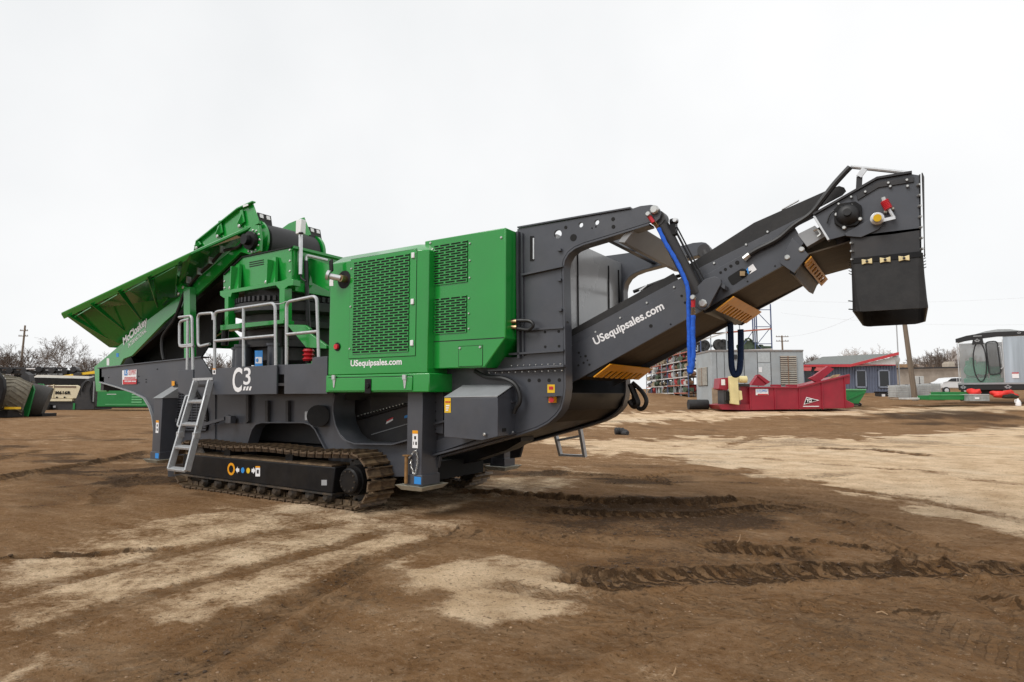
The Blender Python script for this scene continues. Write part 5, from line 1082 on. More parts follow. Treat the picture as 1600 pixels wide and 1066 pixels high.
GLASSD = mat('dark_window_glass', (.015, .017, .02), .08, var=.1)
CONC = mat('old_concrete', (.36, .31, .26), .9, var=.3, scale=.8, bump=.2, bscale=6)
BARK = mat('bare_bark', (.150, .120, .100), .9, var=.35, scale=3)
TWIG = mat('grey_twigs', (.40, .355, .325), .95, var=.3, scale=.2)
POLE = mat('pole_wood', (.20, .155, .115), .9, var=.3, scale=3, stretch=(3, 3, .3))
GRASS = mat('dead_grass', (.30, .25, .15), .95, var=.4, scale=1)
GREENB = mat('yard_green_paint', (.012, .20, .045), .42, var=.15, scale=1.2)

# ---- crimson feeder
rf = BGT('feeder', 'long crimson aggregate feeder with yellow belt guard, standing before the grey generator box', 'feeder', 1228, 40)
body = rf.P([(1172, 606), (1249, 605), (1330, 586), (1329, 600), (1322, 601), (1322, 625), (1334, 631), (1334, 636), (1322, 638), (1172, 641)], 2.2, 'hopper_body', CRIM, bevel=.03)
for x, y0 in ((1172, 605), (1211, 605), (1249, 604), (1285, 597), (1321, 590)): rf.B(x - .7, y0, x + .9, 639.5 if x < 1300 else 637, .06, 'seam_rib', CRIM, -.06, body)
rf.B(1172, 604.5, 1250, 606.6, .1, 'top_rail', CRIM, -.1, body)
rf.P([(1249, 604), (1329, 584.5), (1329, 587), (1249, 606.6)], .1, 'top_rail', CRIM, -.1, body)
rf.P([(1122, 633), (1135, 631), (1172, 632), (1172, 641), (1127, 640)], 2.2, 'base_skid', CRIM)
rf.P([(1126, 591), (1140, 590), (1140, 606), (1136, 611), (1124, 608)], 1.2, 'motor_hood', CRIM, bevel=.03); rf.B(1127.5, 593, 1133.5, 602, .02, 'hood_decal', WHITE, -.02)
rf.B(1131, 610, 1142, 632, 1.2, 'pump_block', GREYD); rf.B(1134, 612, 1141, 626, .3, 'pump', BLACK, -.3)
gd = rf.P([(1141, 588), (1154, 588), (1155, 633), (1142, 631)], .35, 'belt_guard', CREAM, -.5, bevel=.03); rf.P([(1154, 610), (1159, 611), (1160, 624), (1155, 626)], .3, 'belt_guard', CREAM, -.45)
MB().cyl(rf.Q(1155, 593, -.2), rf.Q(1167, 593, -.2), .22, 18).build('motor', CREAM, rf.o); rf.B(1155, 600, 1172, 604, .8, 'motor_base', GREYD); rf.B(1157, 604, 1172, 633, 1.5, 'gear_case', CRIM, .2)
rf.P([(1174, 602), (1186, 585.5), (1203, 598), (1194, 603)], .5, 'lid', CRIM, .4); rf.P([(1183, 586), (1188, 585), (1204, 597), (1199, 600)], .1, 'lid_edge', CRIM, .3)
for a, b_ in ((1204, 1221), (1228, 1246)): rf.P([(a, 604), (a + 1, 601), (b_, 601), (b_, 604.5)], .08, 'hand_grip', CRIM, .6)
rf.P([(1268, 590), (1273, 588), (1296, 572), (1305, 577), (1284, 594)], .3, 'feed_arm', CRIM, .5); rf.P([(1266, 591), (1272, 588), (1284, 595), (1280, 599)], .3, 'feed_arm', CRIM, .4); rf.P([(1290, 597), (1305, 586), (1315, 585), (1300, 596)], .2, 'liner', mat('tan_liner', (.5, .38, .2), .7), .8)
dcl = rf.B(1181, 608, 1200.5, 617.5, .02, 'decal', WHITE, -.03); rf.B(1184, 615.5, 1200, 617.3, .012, 'decal_band', REDP, -.045, dcl); rf.T('US EQUIPMENT', 1182, 609, 1199.5, 614, 'lettering', BLUE, -.04, dcl)
lg = rf.P([(1255.2, 632.5), (1260, 610.5 + 10), (1280, 621.5 + 4)], .02, 'logo_border', WHITE, -.03); rf.P([(1256.8, 631), (1260.6, 622), (1276.5, 625.6)], .02, 'logo', BLACK, -.055, lg); rf.T('TCI', 1259.5, 623.5, 1267.5, 628.6, 'lettering', WHITE, -.06, lg, bold=.05)
rf.B(1254, 634.4, 1279, 635.6, .015, 'blurred_print', WHITE, -.03, lg)

# ---- grey generator container
gn = BGT('generator_container', 'weathered grey walk-in generator container with louvred vents behind the crimson feeder', 'generator', 1185, 47)
gb = gn.B(1112.5, 548, 1257.5, 632, 3.9, 'housing', GENG, bevel=.03)
gn.B(1111.8, 546.5, 1258.2, 549, 4.0, 'roof_rim', mat('rim_grey', (.25, .25, .25), .6, dust=RUST and (.3, .16, .08), dust_amt=.6), -.05, gb)
for x in (1121, 1133, 1164, 1185, 1206): gn.B(x, 550, x + .5, 630, .03, 'panel_seam', GREYD, -.02, gb)
def louvre(t, x0, y0, x1, y1, n, dy, mid=True):
    r_ = t.B(x0, y0, x1, y1, .05, 'vent_recess', DARKIN, dy - .01)
    for i in range(n):
        y = y0 + (y1 - y0) * (i + .35) / n; a = t.Q(x0, y, dy); b = t.Q(x1, y, dy); MB().bar(a + Vector((0, -.03, 0)), b + Vector((0, -.03, 0)), .10, .10).build('slat', mat('louvre_paint', (.46, .45, .40), .6, var=.2, dust=(.30, .14, .06), dust_amt=.8, scale=.7), r_)
    if mid: t.B((x0 + x1) / 2 - .5, y0, (x0 + x1) / 2 + .5, y1, .03, 'vent_mullion', RUST, dy - .1, r_)
louvre(gn, 1221, 556, 1246, 602, 14, -.02)
gn.P([(1209, 549.5), (1227, 549.5), (1227, 566), (1209, 566)][:0] or [(1186, 551), (1205, 551), (1205, 566), (1186, 566)], .03, 'inset_panel', mat('pale_panel', (.46, .50, .51), .55), -.03, gb); gn.B(1186, 568, 1205, 596, .03, 'access_door', mat('pale_panel', (.46, .50, .51)), -.03, gb); gn.B(1187, 574, 1192, 582, .02, 'notice', WHITE, -.05, gb); gn.B(1149, 554, 1153.5, 561, .1, 'junction_box', GREYD, -.1, gb); gn.B(1142, 567, 1163, 590, .03, 'access_door', GENG, -.03, gb)
# end wall with louvre
e0, e1 = gn.Q(1112.5, 548), gn.Q(1112.5, 632)
rv = MB().box((e0.x - .03, .9, e1.z + 1.4), (e0.x - .005, 3.3, e0.z - 1.2)).build('vent_recess', DARKIN, gn.o)
for i in range(15):
    z = e1.z + 1.45 + i * ((e0.z - 1.25) - (e1.z + 1.45)) / 14; MB().box((e0.x - .09, .92, z), (e0.x - .03, 3.28, z + .07)).build('slat', MATS['louvre_paint'], rv)
MB().box((e0.x - .11, 2.05, e1.z + 1.4), (e0.x - .09, 2.13, e0.z - 1.2)).build('vent_mullion', RUST, rv)
gn.B(1113, 626, 1258, 636, 3.4, 'base', mat('blue_grey_base', (.28, .33, .40), .7), .3)
# plywood sheets and rubber roll in front
pw = BGT('plywood_panel', 'stained upright plywood sheet leaning between the grey generator and the crimson feeder', 'plywood', 1124, 44); pw.B(1113, 606, 1122, 638, .08, 'sheet', PLY); pw.B(1122.3, 606, 1135, 636, .06, 'sheet', WOOD, .1); pw.B(1122.3, 617, 1135, 619, .04, 'batten', WOOD, .04)
rl = BGT('rubber_roll', 'black rolled rubber mat lying on the dirt beside the generator', 'roll', 1091, 42)
a, b_ = rl.Q(1077, 630), rl.Q(1105, 630, .6); r_ = MB(); r_.lathe(Vector((0, 0, 0)), [(.18, 0), (.33, 0), (.34, .02), (.34, 1.3), (.33, 1.32), (.18, 1.32)], 26, 'x'); r_.v = [v + Vector((a.x, .3, .33)) for v in r_.v]; r_.build('roll', RUBBER, rl.o); 

# ---- long parts rack running away from the camera
PART_M = [mat('rack_part_%s' % n, c, .6, var=.4, scale=2) for n, c in (('iron', (.05, .05, .05)), ('rust', (.20, .10, .05)), ('green', (.07, .10, .06)), ('red', (.40, .05, .05)), ('grey', (.22, .22, .22)), ('tan', (.32, .26, .18)), ('pale', (.5, .5, .48)))]
def lump(seed, m):
    rd = random.Random(seed); mb = MB()
    k = rd.choice(('gear', 'motor', 'block', 'axle'))
    if k == 'gear': mb.lathe((0, 0, .28), [(.08, -.1), (.27, -.1), (.28, 0), (.27, .1), (.08, .1)], 14, 'y')
    elif k == 'motor': mb.cyl((-.35, 0, .2), (.25, 0, .2), .18, 12).cyl((.25, 0, .2), (.4, 0, .2), .05, 8).box((-.3, -.15, 0), (.2, .15, .06)).box((-.1, -.1, .36), (.1, .1, .46))
    elif k == 'block': mb.box((-.3, -.25, 0), (.3, .25, .3)).box((-.2, -.2, .3), (.15, .2, .46)).cyl((.3, 0, .15), (.42, 0, .15), .1, 10)
    else: mb.cyl((-.6, 0, .2), (.6, 0, .2), .06, 8).lathe((-.5, 0, .2), [(.05, -.06), (.2, -.06), (.2, .06), (.05, .06)], 14, 'x').lathe((.5, 0, .2), [(.05, -.06), (.2, -.06), (.2, .06), (.05, .06)], 14, 'x').box((-.15, -.14, .06), (.15, .14, .34))
    return mb.build('machine_part', m)
PROT = [lump(i, PART_M[i % 7]) for i in range(14)]; used_part = set()
def place_part(i, loc, rz, sc, label, group):
    src = PROT[i]
    if i in used_part: o = src.copy(); COL.objects.link(o)
    else: o = src; used_part.add(i)
    o.location = loc; o.rotation_euler = (0, 0, rz); o.scale = (sc, sc, sc); tag(o, label, 'machine part', group)
rd = random.Random(5)
rk = BGT('pallet_rack', 'long grey multi-level rack of machine parts running back beyond the conveyor', 'rack', 1076, 62)
zb = -.2; LV = [.35, 1.15, 1.97, 2.79, 3.61, 4.43, 5.25]; NB = 7; BW = 2.75; DP = 1.3
for b in range(NB + 1):
    y = b * BW; MB().box((-.05, y - .05, zb), (.05, y + .05, 5.9)).box((DP - .05, y - .05, zb), (DP + .05, y + .05, 5.9)).build('upright_frame', STEELB if b % 3 else RBLUE, rk.o)
for b in range(NB):
    for li, z in enumerate(LV):
        m = RORNG if (b * 7 + li * 3) % 5 in (0, 2) and li not in (2,) else RWHITE
        MB().box((-.06, b * BW + .05, z), (.0, (b + 1) * BW - .05, z + .11)).build('beam', m, rk.o); MB().box((DP, b * BW + .05, z), (DP + .06, (b + 1) * BW - .05, z + .11)).build('beam', m, rk.o)
        MB().box((0, b * BW + .06, z + .09), (DP, (b + 1) * BW - .06, z + .105)).build('shelf', GREYD, rk.o)
RM = Matrix.Rotation(YAW, 4, 'Z'); cnt = 0
for b in range(NB):
    for li, z in enumerate(LV):
        for k in range(5 if b < 4 else 4):
            i = rd.randrange(14); loc = rk.p + RM @ Vector((rd.uniform(.2, .7), b * BW + .35 + k * (BW - .5) / (5 if b < 4 else 4) + rd.uniform(-.1, .1), z + .106))
            place_part(i, loc, rd.uniform(0, 6), rd.uniform(1.05, 1.5), 'assorted small machine part stored on the long grey rack', 'parts on the long rack')
# ---- tall blue rack behind the generator
tr = BGT('pallet_rack', 'tall rack with blue braced end frame standing behind the grey generator container', 'rack', 1150, 66)
for x in (1062, 1092, 1113, 1138, 1159): 
    tr.B(x - .7, 470 if x > 1140 else 500, x + .7, 618, .1, 'post', STEELB)
for x, dy in ((1183, 0), (1209, 0), (1180, .9), (1186, 1.2)): tr.B(x - .8, 474, x + .8, 618, .1, 'post', RBLUE, dy)
for y in (483, 510, 537, 560): tr.B(1184, y - .5, 1209, y + .6, .06, 'brace', RBLUE)
for (x0, y0, x1, y1) in ((1185, 484, 1208, 509), (1208, 511, 1187, 536), (1185, 538, 1208, 559), (1160, 545, 1183, 512)):
    MB().bar(tr.Q(x0, y0, .05), tr.Q(x1, y1, .05), .06, .06).build('brace', RBLUE, tr.o)
for (x0, y0, x1, y1, m) in ((1040, 550, 1138, 519, RWHITE), (1060, 552, 1209, 545.5, RWHITE), (1138, 519, 1209, 513.5, RORNG), (1060, 556, 1209, 549, RORNG)):
    MB().bar(tr.Q(x0, y0, -.05), tr.Q(x1, y1, -.05), .08, .14).build('beam', m, tr.o)
MB().prism([tr.Q(1060, 551, 0), tr.Q(1209, 544.8, 0), tr.Q(1209, 544.8, 0) + Vector((0, 1.5, 0)), tr.Q(1060, 551, 0) + Vector((0, 1.5, 0))], (0, 0, .05)).build('shelf', GREYD, tr.o); MB().prism([tr.Q(1120, 520.5, 0), tr.Q(1209, 513, 0), tr.Q(1209, 513, 0) + Vector((0, 1.5, 0)), tr.Q(1120, 520.5, 0) + Vector((0, 1.5, 0))], (0, 0, .05)).build('shelf', GREYD, tr.o)
def on_tr(x, y, builder, name, label, cat, group=None):
    p = tr.p + RM @ tr.Q(x, y, .5); o = builder(); o.name = name; tag(o, label, cat, group, loc=p, rz=YAW + .2); return o
def wheel_axle(): 
    mb = MB(); 
    for xx in (0, .55): mb.lathe((xx, 0, .62), [(.2, -.12), (.3, -.2), (.58, -.2), (.62, -.1), (.62, .1), (.58, .2), (.3, .2), (.2, .12)], 22, 'y')
    mb.cyl((-.3, .3, .62), (1.6, .3, .62), .16, 12); return mb.build('wheel_axle', PART_M[0])
def engine(): return MB().box((-.9, -.4, 0), (.8, .4, .5)).box((-.6, -.35, .5), (.5, .35, .95)).cyl((.8, 0, .5), (1.1, 0, .5), .3, 14).tube([(-.4, -.4, 1.0), (0, -.45, 1.15), (.4, -.4, .9)], .1, 8).cyl((-1.1, 0, .3), (-.9, 0, .3), .2, 12).build('engine', PART_M[2])
on_tr(1095, 549, wheel_axle, 'wheel_axle', 'pair of dark wheels on an axle at the left end of the tall rack shelf', 'axle')
on_tr(1125, 548, wheel_axle, 'wheel_axle', 'pair of rusty ring wheels stored on the tall rack left of the navy sling', 'axle')
on_tr(1169, 546, engine, 'engine', 'dark engine block on the tall blue rack right of the navy sling', 'engine')
on_tr(1196, 546, lambda: MB().cyl((-1, 0, .2), (.9, 0, .2), .18, 12).cyl((-.5, 0, .2), (-.2, 0, .2), .32, 14).build('drive_shaft', PART_M[2]), 'drive_shaft', 'dark green shaft lying at the right end of the tall rack shelf', 'shaft')

# ---- blue corrugated office
bl = BGT('office_building', 'blue corrugated metal office with grey roof and red trim', 'building', 1330, 62)
def corr(x0, x1, y0, y1, dy):
    a, b_ = bl.Q(x0, y1, dy), bl.Q(x1, y0, dy); n = int((b_.x - a.x) / .28); pr = []
    for i in range(n):
        x = a.x + (b_.x - a.x) * i / n; w = (b_.x - a.x) / n; pr += [(x, 0), (x + w * .3, 0), (x + w * .45, -.06), (x + w * .85, -.06)]
    pr.append((b_.x, 0)); poly = [Vector((x, dy + y, a.z)) for x, y in pr] + [Vector((b_.x, dy + .2, a.z)), Vector((a.x, dy + .2, a.z))]
    return MB().prism(poly, (0, 0, b_.z - a.z)).build('wall', CORR, bl.o, smooth=False)
corr(1256, 1403, 569, 614, 0)
MB().box(tuple(bl.Q(1256.5, 614, .25)), tuple(bl.Q(1402, 572, .25) + Vector((0, 8, 0)))).build('rear_wall', CORR, bl.o)
A, B_, C_ = bl.Q(1252, 571.5, -.5), bl.Q(1331, 571, -.5), bl.Q(1408, 551.5, -.5); D_, E_ = bl.Q(1400, 552, 9), bl.Q(1288, 557.5, 9)
MB().add([A, B_, C_, D_, E_] + [v - Vector((0, 0, .15)) for v in (A, B_, C_, D_, E_)], [(0, 1, 4), (1, 2, 3, 4), (5, 9, 6), (6, 9, 8, 7), (0, 1, 6, 5), (1, 2, 7, 6), (2, 3, 8, 7), (3, 4, 9, 8), (4, 0, 5, 9)]).build('roof', ROOF, bl.o, smooth=False)
bl.P([(1251.5, 570), (1331, 569.3), (1408, 550), (1408, 554.5), (1331, 573.5), (1251.5, 573)], .12, 'fascia', TRIM, -.65)
bl.P([(1336, 572.3), (1402, 557.5), (1402, 570.5), (1336, 571.5 + 1)], .1, 'gable', WALLW, -.35); bl.B(1331, 569.8, 1402, 571.2, .1, 'fascia', TRIM, -.4)
for x0, x1 in ((1340, 1354), (1375.5, 1390.5)):
    w_ = bl.B(x0, 579.5, x1, 605, .1, 'window', GLASSD, -.1)
    for (a, b, c, d_) in ((x0 - 1.5, 578, x1 + 1.5, 580), (x0 - 1.5, 604, x1 + 1.5, 606), (x0 - 1.5, 578, x0 + .4, 606), (x1 - .4, 578, x1 + 1.5, 606)): bl.B(a, b, c, d_, .12, 'frame', mat('window_frame', (.26, .29, .36), .5), -.16, w_)
for x0, x1 in ((1259, 1268), (1277, 1283), (1287, 1293)): bl.B(x0, 577, x1, 603, .1, 'window', GLASSD, -.1)
for x0, x1 in ((1257, 1270), (1277, 1294)): bl.P([(x0 + 1.5, 574), (x1, 574), (x1 - 1.2, 579.5), (x0 - 1.2, 579.5)], .35, 'awning', mat('faded_awning', (.62, .13, .13), .6), -.75)
MB().lathe(bl.Q(1403.5, 562, -.2), [(.02, -.08), (.3, -.03), (.42, .08), (.4, .1)], 18, 'y').build('dish', WALLW, bl.o)

# ---- other items on the right
gh = BGT('tipping_bin', 'green self-tipping bin with sloped front at the right end of the crimson feeder', 'bin', 1338, 43)
gh.P([(1320, 609.5), (1352, 609), (1354, 611.5), (1341, 631), (1322, 630)], 1.5, 'bin_body', GREENB, bevel=.02); gh.P([(1322, 623), (1350, 612), (1351, 614), (1323, 626)], .05, 'rib', GREENB, -.06); gh.B(1322, 631, 1343, 633.5, 1.4, 'skid_base', GREYD); MB().cyl(gh.Q(1342, 632, .1), gh.Q(1343, 632, .3), .12, 12).build('castor', BLACK, gh.o); gh.B(1321, 608, 1354, 610, .06, 'rim', mat('pale_green_rim', (.15, .45, .2), .5), -.05)
def tote(x, d, lab):
    t = BGT('liquid_tote', lab, 'tote', x, d, 'caged liquid totes'); w = .55
    MB().box((-w, 0, .16), (w, 1.1, 1.12)).build('tank', mat('cloudy_plastic', (.50, .51, .49), .5, var=.2, scale=2), t.o, bevel=.08)
    MB().box((-w - .03, -.03, 0), (w + .03, 1.13, .05)).box((-w, 0, .05), (-w + .14, 1.1, .14)).box((w - .14, 0, .05), (w, 1.1, .14)).box((-.07, 0, .05), (.07, 1.1, .14)).build('pallet', WOOD, t.o)
    cg = MB()
    for i in range(6): z = .2 + i * .185; cg.tube([(-w - .02, -.02, z), (w + .02, -.02, z)], .014, 5).tube([(-w - .02, -.02, z), (-w - .02, 1.12, z)], .014, 5)
    for i in range(7): x_ = -w - .02 + i * (2 * w + .04) / 6; cg.tube([(x_, -.025, .16), (x_, -.025, 1.15)], .014, 5)
    cg.build('cage', GALV, t.o)
    MB().cyl((0, .55, 1.12), (0, .55, 1.18), .1, 14).build('cap', BLACK, t.o)
for x, d, l in ((1411, 50, 'caged liquid tote nearest the blue office corner'), (1424, 50.5, 'caged liquid tote left of the leaning pole'), (1445, 51, 'caged liquid tote right of the leaning pole'), (1461, 51.5, 'caged liquid tote nearest the white car')): tote(x, d, l)
bk_ = BGT('storage_bin', 'small dark bin below the office window', 'bin', 1384, 55); bk_.B(1375, 613, 1393, 622, .8, 'bin_body', GREYD, bevel=.03); bk_.B(1378, 616, 1383, 620, .03, 'label', WHITE, -.03); bk_.B(1374.5, 612, 1393.5, 613.5, .9, 'lid', BLACK, -.05)
# white parked car
ca = BGT('parked_car', 'white car parked beyond the totes, partly behind the clear-walled trailer', 'car', 1489, 58)
cw = mat('white_car_paint', (.72, .73, .74), .2, coat=.5, var=.03)
prof = [(1471, 607), (1471, 602), (1474, 597.5), (1480, 595.5), (1487, 590.5), (1498, 589.5), (1508, 590.5), (1514, 596), (1518, 599), (1518, 607)]
pts = [ca.Q(x, y) for x, y in prof]; cbm = MB(); n = len(pts)
def inset(v, dy): c = .12 if v.z > .95 else 0; return v + Vector((0, dy, 0))
cbm.prism(pts, (0, 1.75, 0)).build('body', cw, ca.o, bevel=.08)
ca.P([(1482, 596), (1488, 591.5), (1496, 590.8), (1496, 596.4)], .03, 'side_window', GLASSD, -.03); ca.P([(1497.3, 596.4), (1497.3, 590.8), (1506, 591.6), (1511, 596.4)], .03, 'side_window', GLASSD, -.03); ca.P([(1474.5, 598), (1481, 596), (1482.5, 597.5), (1476, 599)], .02, 'headlight', ALU, -.02)
for x in (1479, 1509):
    c = ca.Q(x, 606, 0); wh = MB().lathe((c.x, 0, .33), [(.2, -.06), (.31, -.06), (.33, -.03), (.33, .16)], 20, 'y').build('wheel', RUBBER, ca.o); MB().lathe((c.x, -.02, .33), [(.02, -.06), (.2, -.045), (.2, 0)], 16, 'y').build('rim', ALU, wh)
# concrete bank behind
cwall = BGT('concrete_wall', 'long pale concrete retaining wall with a top rail behind the parked car', 'wall', 1450, 78)
cwall.P([(1402, 577), (1500, 575), (1640, 572), (1640, 606), (1402, 606)], .5, 'wall', CONC); cwall.P([(1402, 574.8), (1640, 570.5), (1640, 572.3), (1402, 577.3)], .12, 'pipe_rail', GREYD, -.3)
wt = BGT('water_tank', 'small pale box tank above the concrete wall', 'tank', 1489, 84); wt.B(1484, 567, 1495, 576, 1.2, 'tank', mat('tan_tank', (.45, .40, .33), .7), bevel=.06); wt.B(1485, 565, 1494, 567, 1.0, 'lid', mat('tan_tank', (.45, .40, .33)), .1); wt.B(1484, 576, 1495, 606, 1.0, 'stand', CONC, .6)
sb = BGT('cabinet', 'pale metal utility cabinet just right of the leaning pole', 'cabinet', 1438, 60); sb.B(1431, 588, 1445, 608, .6, 'box', mat('cabinet_grey', (.48, .48, .46), .6), bevel=.03); sb.B(1437.6, 589, 1438.4, 607, .02, 'door_gap', GREYD, -.02)
bag = BGT('marker_post', 'short yellow marker post left of the leaning pole', 'post', 1425, 56); bag.B(1424, 588, 1426.5, 598, .08, 'sleeve', YELLOW, -.01); bag.B(1424.6, 587, 1425.9, 612, .06, 'post', GREYD)
# leaning pole, mast, far poles
def pole(name, label, x0, y0, x1, y1, d, r0, r1, arms=()):
    t = BGT(name, label, 'pole', x0, d); b = t.Q(x0, y0); b.z = -.3; tp = t.Q(x1, y1)
    MB().tube([b, b.lerp(tp, .5), tp], [r0, (r0 + r1) / 2, r1], 10).build('shaft', POLE, t.o)
    for ya, w in arms:
        f_ = (y0 - ya) / (y0 - y1); c = b.lerp(tp, f_); c.z = t.Q(x0, ya).z; MB().bar(c + Vector((-w, -.15, 0)), c + Vector((w, -.15, 0)), .12, .14).build('crossarm', POLE, t.o)
        for k in (-.9, -.5, .5, .9): MB().cyl(c + Vector((k * w, -.15, .07)), c + Vector((k * w, -.15, .25)), .05, 8).build('insulator', GREYD, t.o)
    return t
pole('utility_pole', 'leaning wooden pole standing among the liquid totes', 1430, 620, 1414, 440, 48, .20, .14)
pole('utility_pole', 'wooden utility pole with two crossarms beyond the generator', 1226, 600, 1225, 524, 130, .22, .16, ((526, 1.3), (533, 1.3)))
pole('utility_pole', 'tall utility pole with two crossarms beside the bare tree at far left', 28, 590, 32, 508, 120, .24, .15, ((516.5, .75), (525, .9)))
ms = BGT('radio_mast', 'thin steel mast rising behind the right gable of the blue office', 'mast', 1407, 66); ms.B(1406.2, 420, 1407.6, 612, .08, 'tube', GALV)
def wire(p0, d0, p1, d1, sag, lab):
    a = UDW((p0[0] - 800) * d0 * M2, d0, 1.52 + (618 - p0[1]) * d0 * M2); b = UDW((p1[0] - 800) * d1 * M2, d1, 1.52 + (618 - p1[1]) * d1 * M2); pts = [a.lerp(b, t / 16) - Vector((0, 0, sag * 4 * (t / 16) * (1 - t / 16))) for t in range(17)]
    o = MB().tube([p - a for p in pts], .012, 4).build('overhead_wire', mat('pale_wire', (.45, .45, .45), .6)); tag(o, lab, 'wire', 'overhead wires', loc=a)
wire((1225, 470 + 18), 130, (1640, 506), 110, 1.0, 'thin overhead wire passing just above the clear-walled trailer')
wire((1225, 526), 130, (1340, 494), 100, .8, 'thin overhead wire from the crossarm pole towards the rubber sock')
wire((1226, 468), 135, (1640, 462), 120, .8, 'thin overhead wire crossing the sky behind the rubber sock')

# ---- trailer with clear vinyl walls
tv = BGT('display_trailer', 'trailer with clear vinyl walls and black arched roof at the right edge', 'trailer', 1556, 42, turn=True)
BK = mat('trailer_black', (.014, .014, .015), .4, var=.1)
VIN = mat('clear_vinyl', (.80, .83, .83), .12, var=.05, alpha=.09, bump=.25, bscale=1.5, scale=1.2)
xe = 1660
fl = tv.P([(1496, 600.5), (xe, 600.5), (xe, 609.5), (1497, 609.5)], 3.2, 'chassis_skirt', BK, bevel=.02); tv.B(1496, 598, xe, 600.8, 3.3, 'floor_edge', LGREY, -.06)
arch = [(1496.5, 533), (1496.5, 527), (1515, 522.5), (1540, 519.5), (1562, 518.6), (1600, 519), (xe, 521), (xe, 529), (1600, 525.5), (1565, 526), (1530, 529)]
tv.P(arch, .12, 'roof_fascia', BK, -.05); tv.P([(1497, 527.2), (1515, 522.7), (1540, 519.7), (1562, 518.8), (1600, 519.2), (xe, 521.2), (xe, 523.2), (1600, 521), (1562, 520.6), (1515, 524.5), (1497, 529)], 3.2, 'roof', mat('grey_canvas', (.33, .34, .34), .7), .08)
tv.P([(1525, 520.5), (1545, 515.5), (1565, 513.2), (1585, 514), (1612, 519.5)], 2.4, 'roof_dome', MATS['grey_canvas'], .7)
tv.P([(1498, 532), (1530, 529), (1565, 526), (1572, 526), (1572, 598.5), (1498, 598.5)], .012, 'vinyl_wall', VIN, .0); tv.P([(1572.3, 526), (xe, 529), (xe, 598.5), (1572.3, 598.5)], .02, 'side_panel', mat('blue_grey_curtain', (.34, .39, .44), .35, var=.35, scale=.6, stretch=(3, 1, .15)), .0)
MB().box(tuple(tv.Q(1498.3, 598.5, .02)), tuple(tv.Q(1498.8, 531, .02) + Vector((0, 3.1, 0)))).build('vinyl_wall', VIN, tv.o); tv.B(1498.5, 530, xe, 598.5, .02, 'rear_curtain', mat('pale_curtain', (.30, .31, .31), .4, var=.3, scale=.5, alpha=.55), 3.1)
for x in (1498, 1570.8): tv.B(x, 531, x + 1.3, 598.5, .05, 'post', ALU, -.03)
hp_ = tv.P([(1526, 524.5), (1540, 523.5), (1542.5, 537), (1523, 537.5)], .15, 'header_plate', BK, -.2); tv.B(1526, 523.4, 1540, 525, .05, 'lamp', LGREY, -.25, hp_)
def diamond(cx, cy, w, h, parent, dy):
    g = tv.P([(cx - w, cy), (cx - w * .3, cy + h), (cx, cy + h * .6), (cx + w * .3, cy + h), (cx + w, cy), (cx + w * .4, cy - h * .4), (cx, cy - h), (cx - w * .4, cy - h * .4)], .015, 'emblem', LGREY, dy, parent); tv.P([(cx - w * .4, cy), (cx, cy + h * .3), (cx + w * .4, cy), (cx, cy - h * .4)], .012, 'emblem_core', BK, dy - .015, g)
diamond(1532, 531, 5, 3, hp_, -.23); diamond(1504.5, 604.5, 5, 3.2, fl, -.03); diamond(1575.5, 604.5, 6, 3.4, fl, -.03); diamond(1598, 521.5, 3.5, 2, fl, -.08)
# door, oval window ring, grab handle
c0, rx, rz_ = tv.Q(1534.5, 565, -.05), 8.8 * 42 * M2, 31 * 42 * M2
MB().tube([c0 + Vector((math.cos(w) * rx * (1 if math.cos(w) < 0 else .9), 0, math.sin(w) * rz_)) for w in np.linspace(0, 2 * math.pi, 41)], .035, 6, cap=False).build('zip_ring', BK, tv.o)
dr0 = rounded([tv.Q(x, y, -.06) for x, y in ((1545, 534), (1563.5, 533), (1566.5, 584), (1548, 586))], .22, 5); MB().tube(dr0 + [dr0[0]], .04, 6, cap=False).build('door_frame', BK, tv.o)
MB().prism(dr0, (0, .012, 0)).build('door_pane', mat('smoky_pane', (.10, .105, .105), .1, alpha=.28), tv.o)
MB().tube(rounded([tv.Q(x, y, -.12) for x, y in ((1565, 541), (1568, 542), (1570, 574), (1566.5, 577))], .06, 4), .03, 6).build('grab_handle', ALU, tv.o); tv.B(1583, 583.5, 1593.5, 591.5, .02, 'notice', WHITE, -.04); tv.B(1583, 582.8, 1593.5, 584.3, .02, 'notice_band', REDP, -.06)
for (x, w) in ((1531, 46), (1558, 46), (1606, 46)):
    pass
for x in (1540, 1556): MB().lathe(tv.Q(x, 608, .5), [(.2, -.12), (.40, -.12), (.42, 0), (.40, .12), (.2, .12)], 20, 'y').build('wheel', RUBBER, tv.o)
GI = mat('teal_machine_paint', (.015, .16, .085), .4, var=.2)
gm = BGT('pump_unit', 'teal green pump machinery inside the clear-walled trailer', 'machine', 1533, 43.5, turn=True)
gm.o.rotation_euler = tv.o.rotation_euler; gm.o.location = tv.p + Matrix.Rotation(tv.o.rotation_euler.z, 4, 'Z') @ (tv.Q(1533, 598.5) + Vector((0, 1.2, 0)))
z0 = -gm.o.location.z
def gmB(x0, y0, x1, y1, th, name, dy=0): 
    a, b_ = tv.Q(x0, y1, 0), tv.Q(x1, y0, 0); ox = tv.Q(1533, 598.5).x; f_ = tv.Q(1533, 598.5).z
    return MB().box((a.x - ox, dy, a.z - f_), (b_.x - ox, dy + th, b_.z - f_)).build(name, GI, gm.o, bevel=.05)
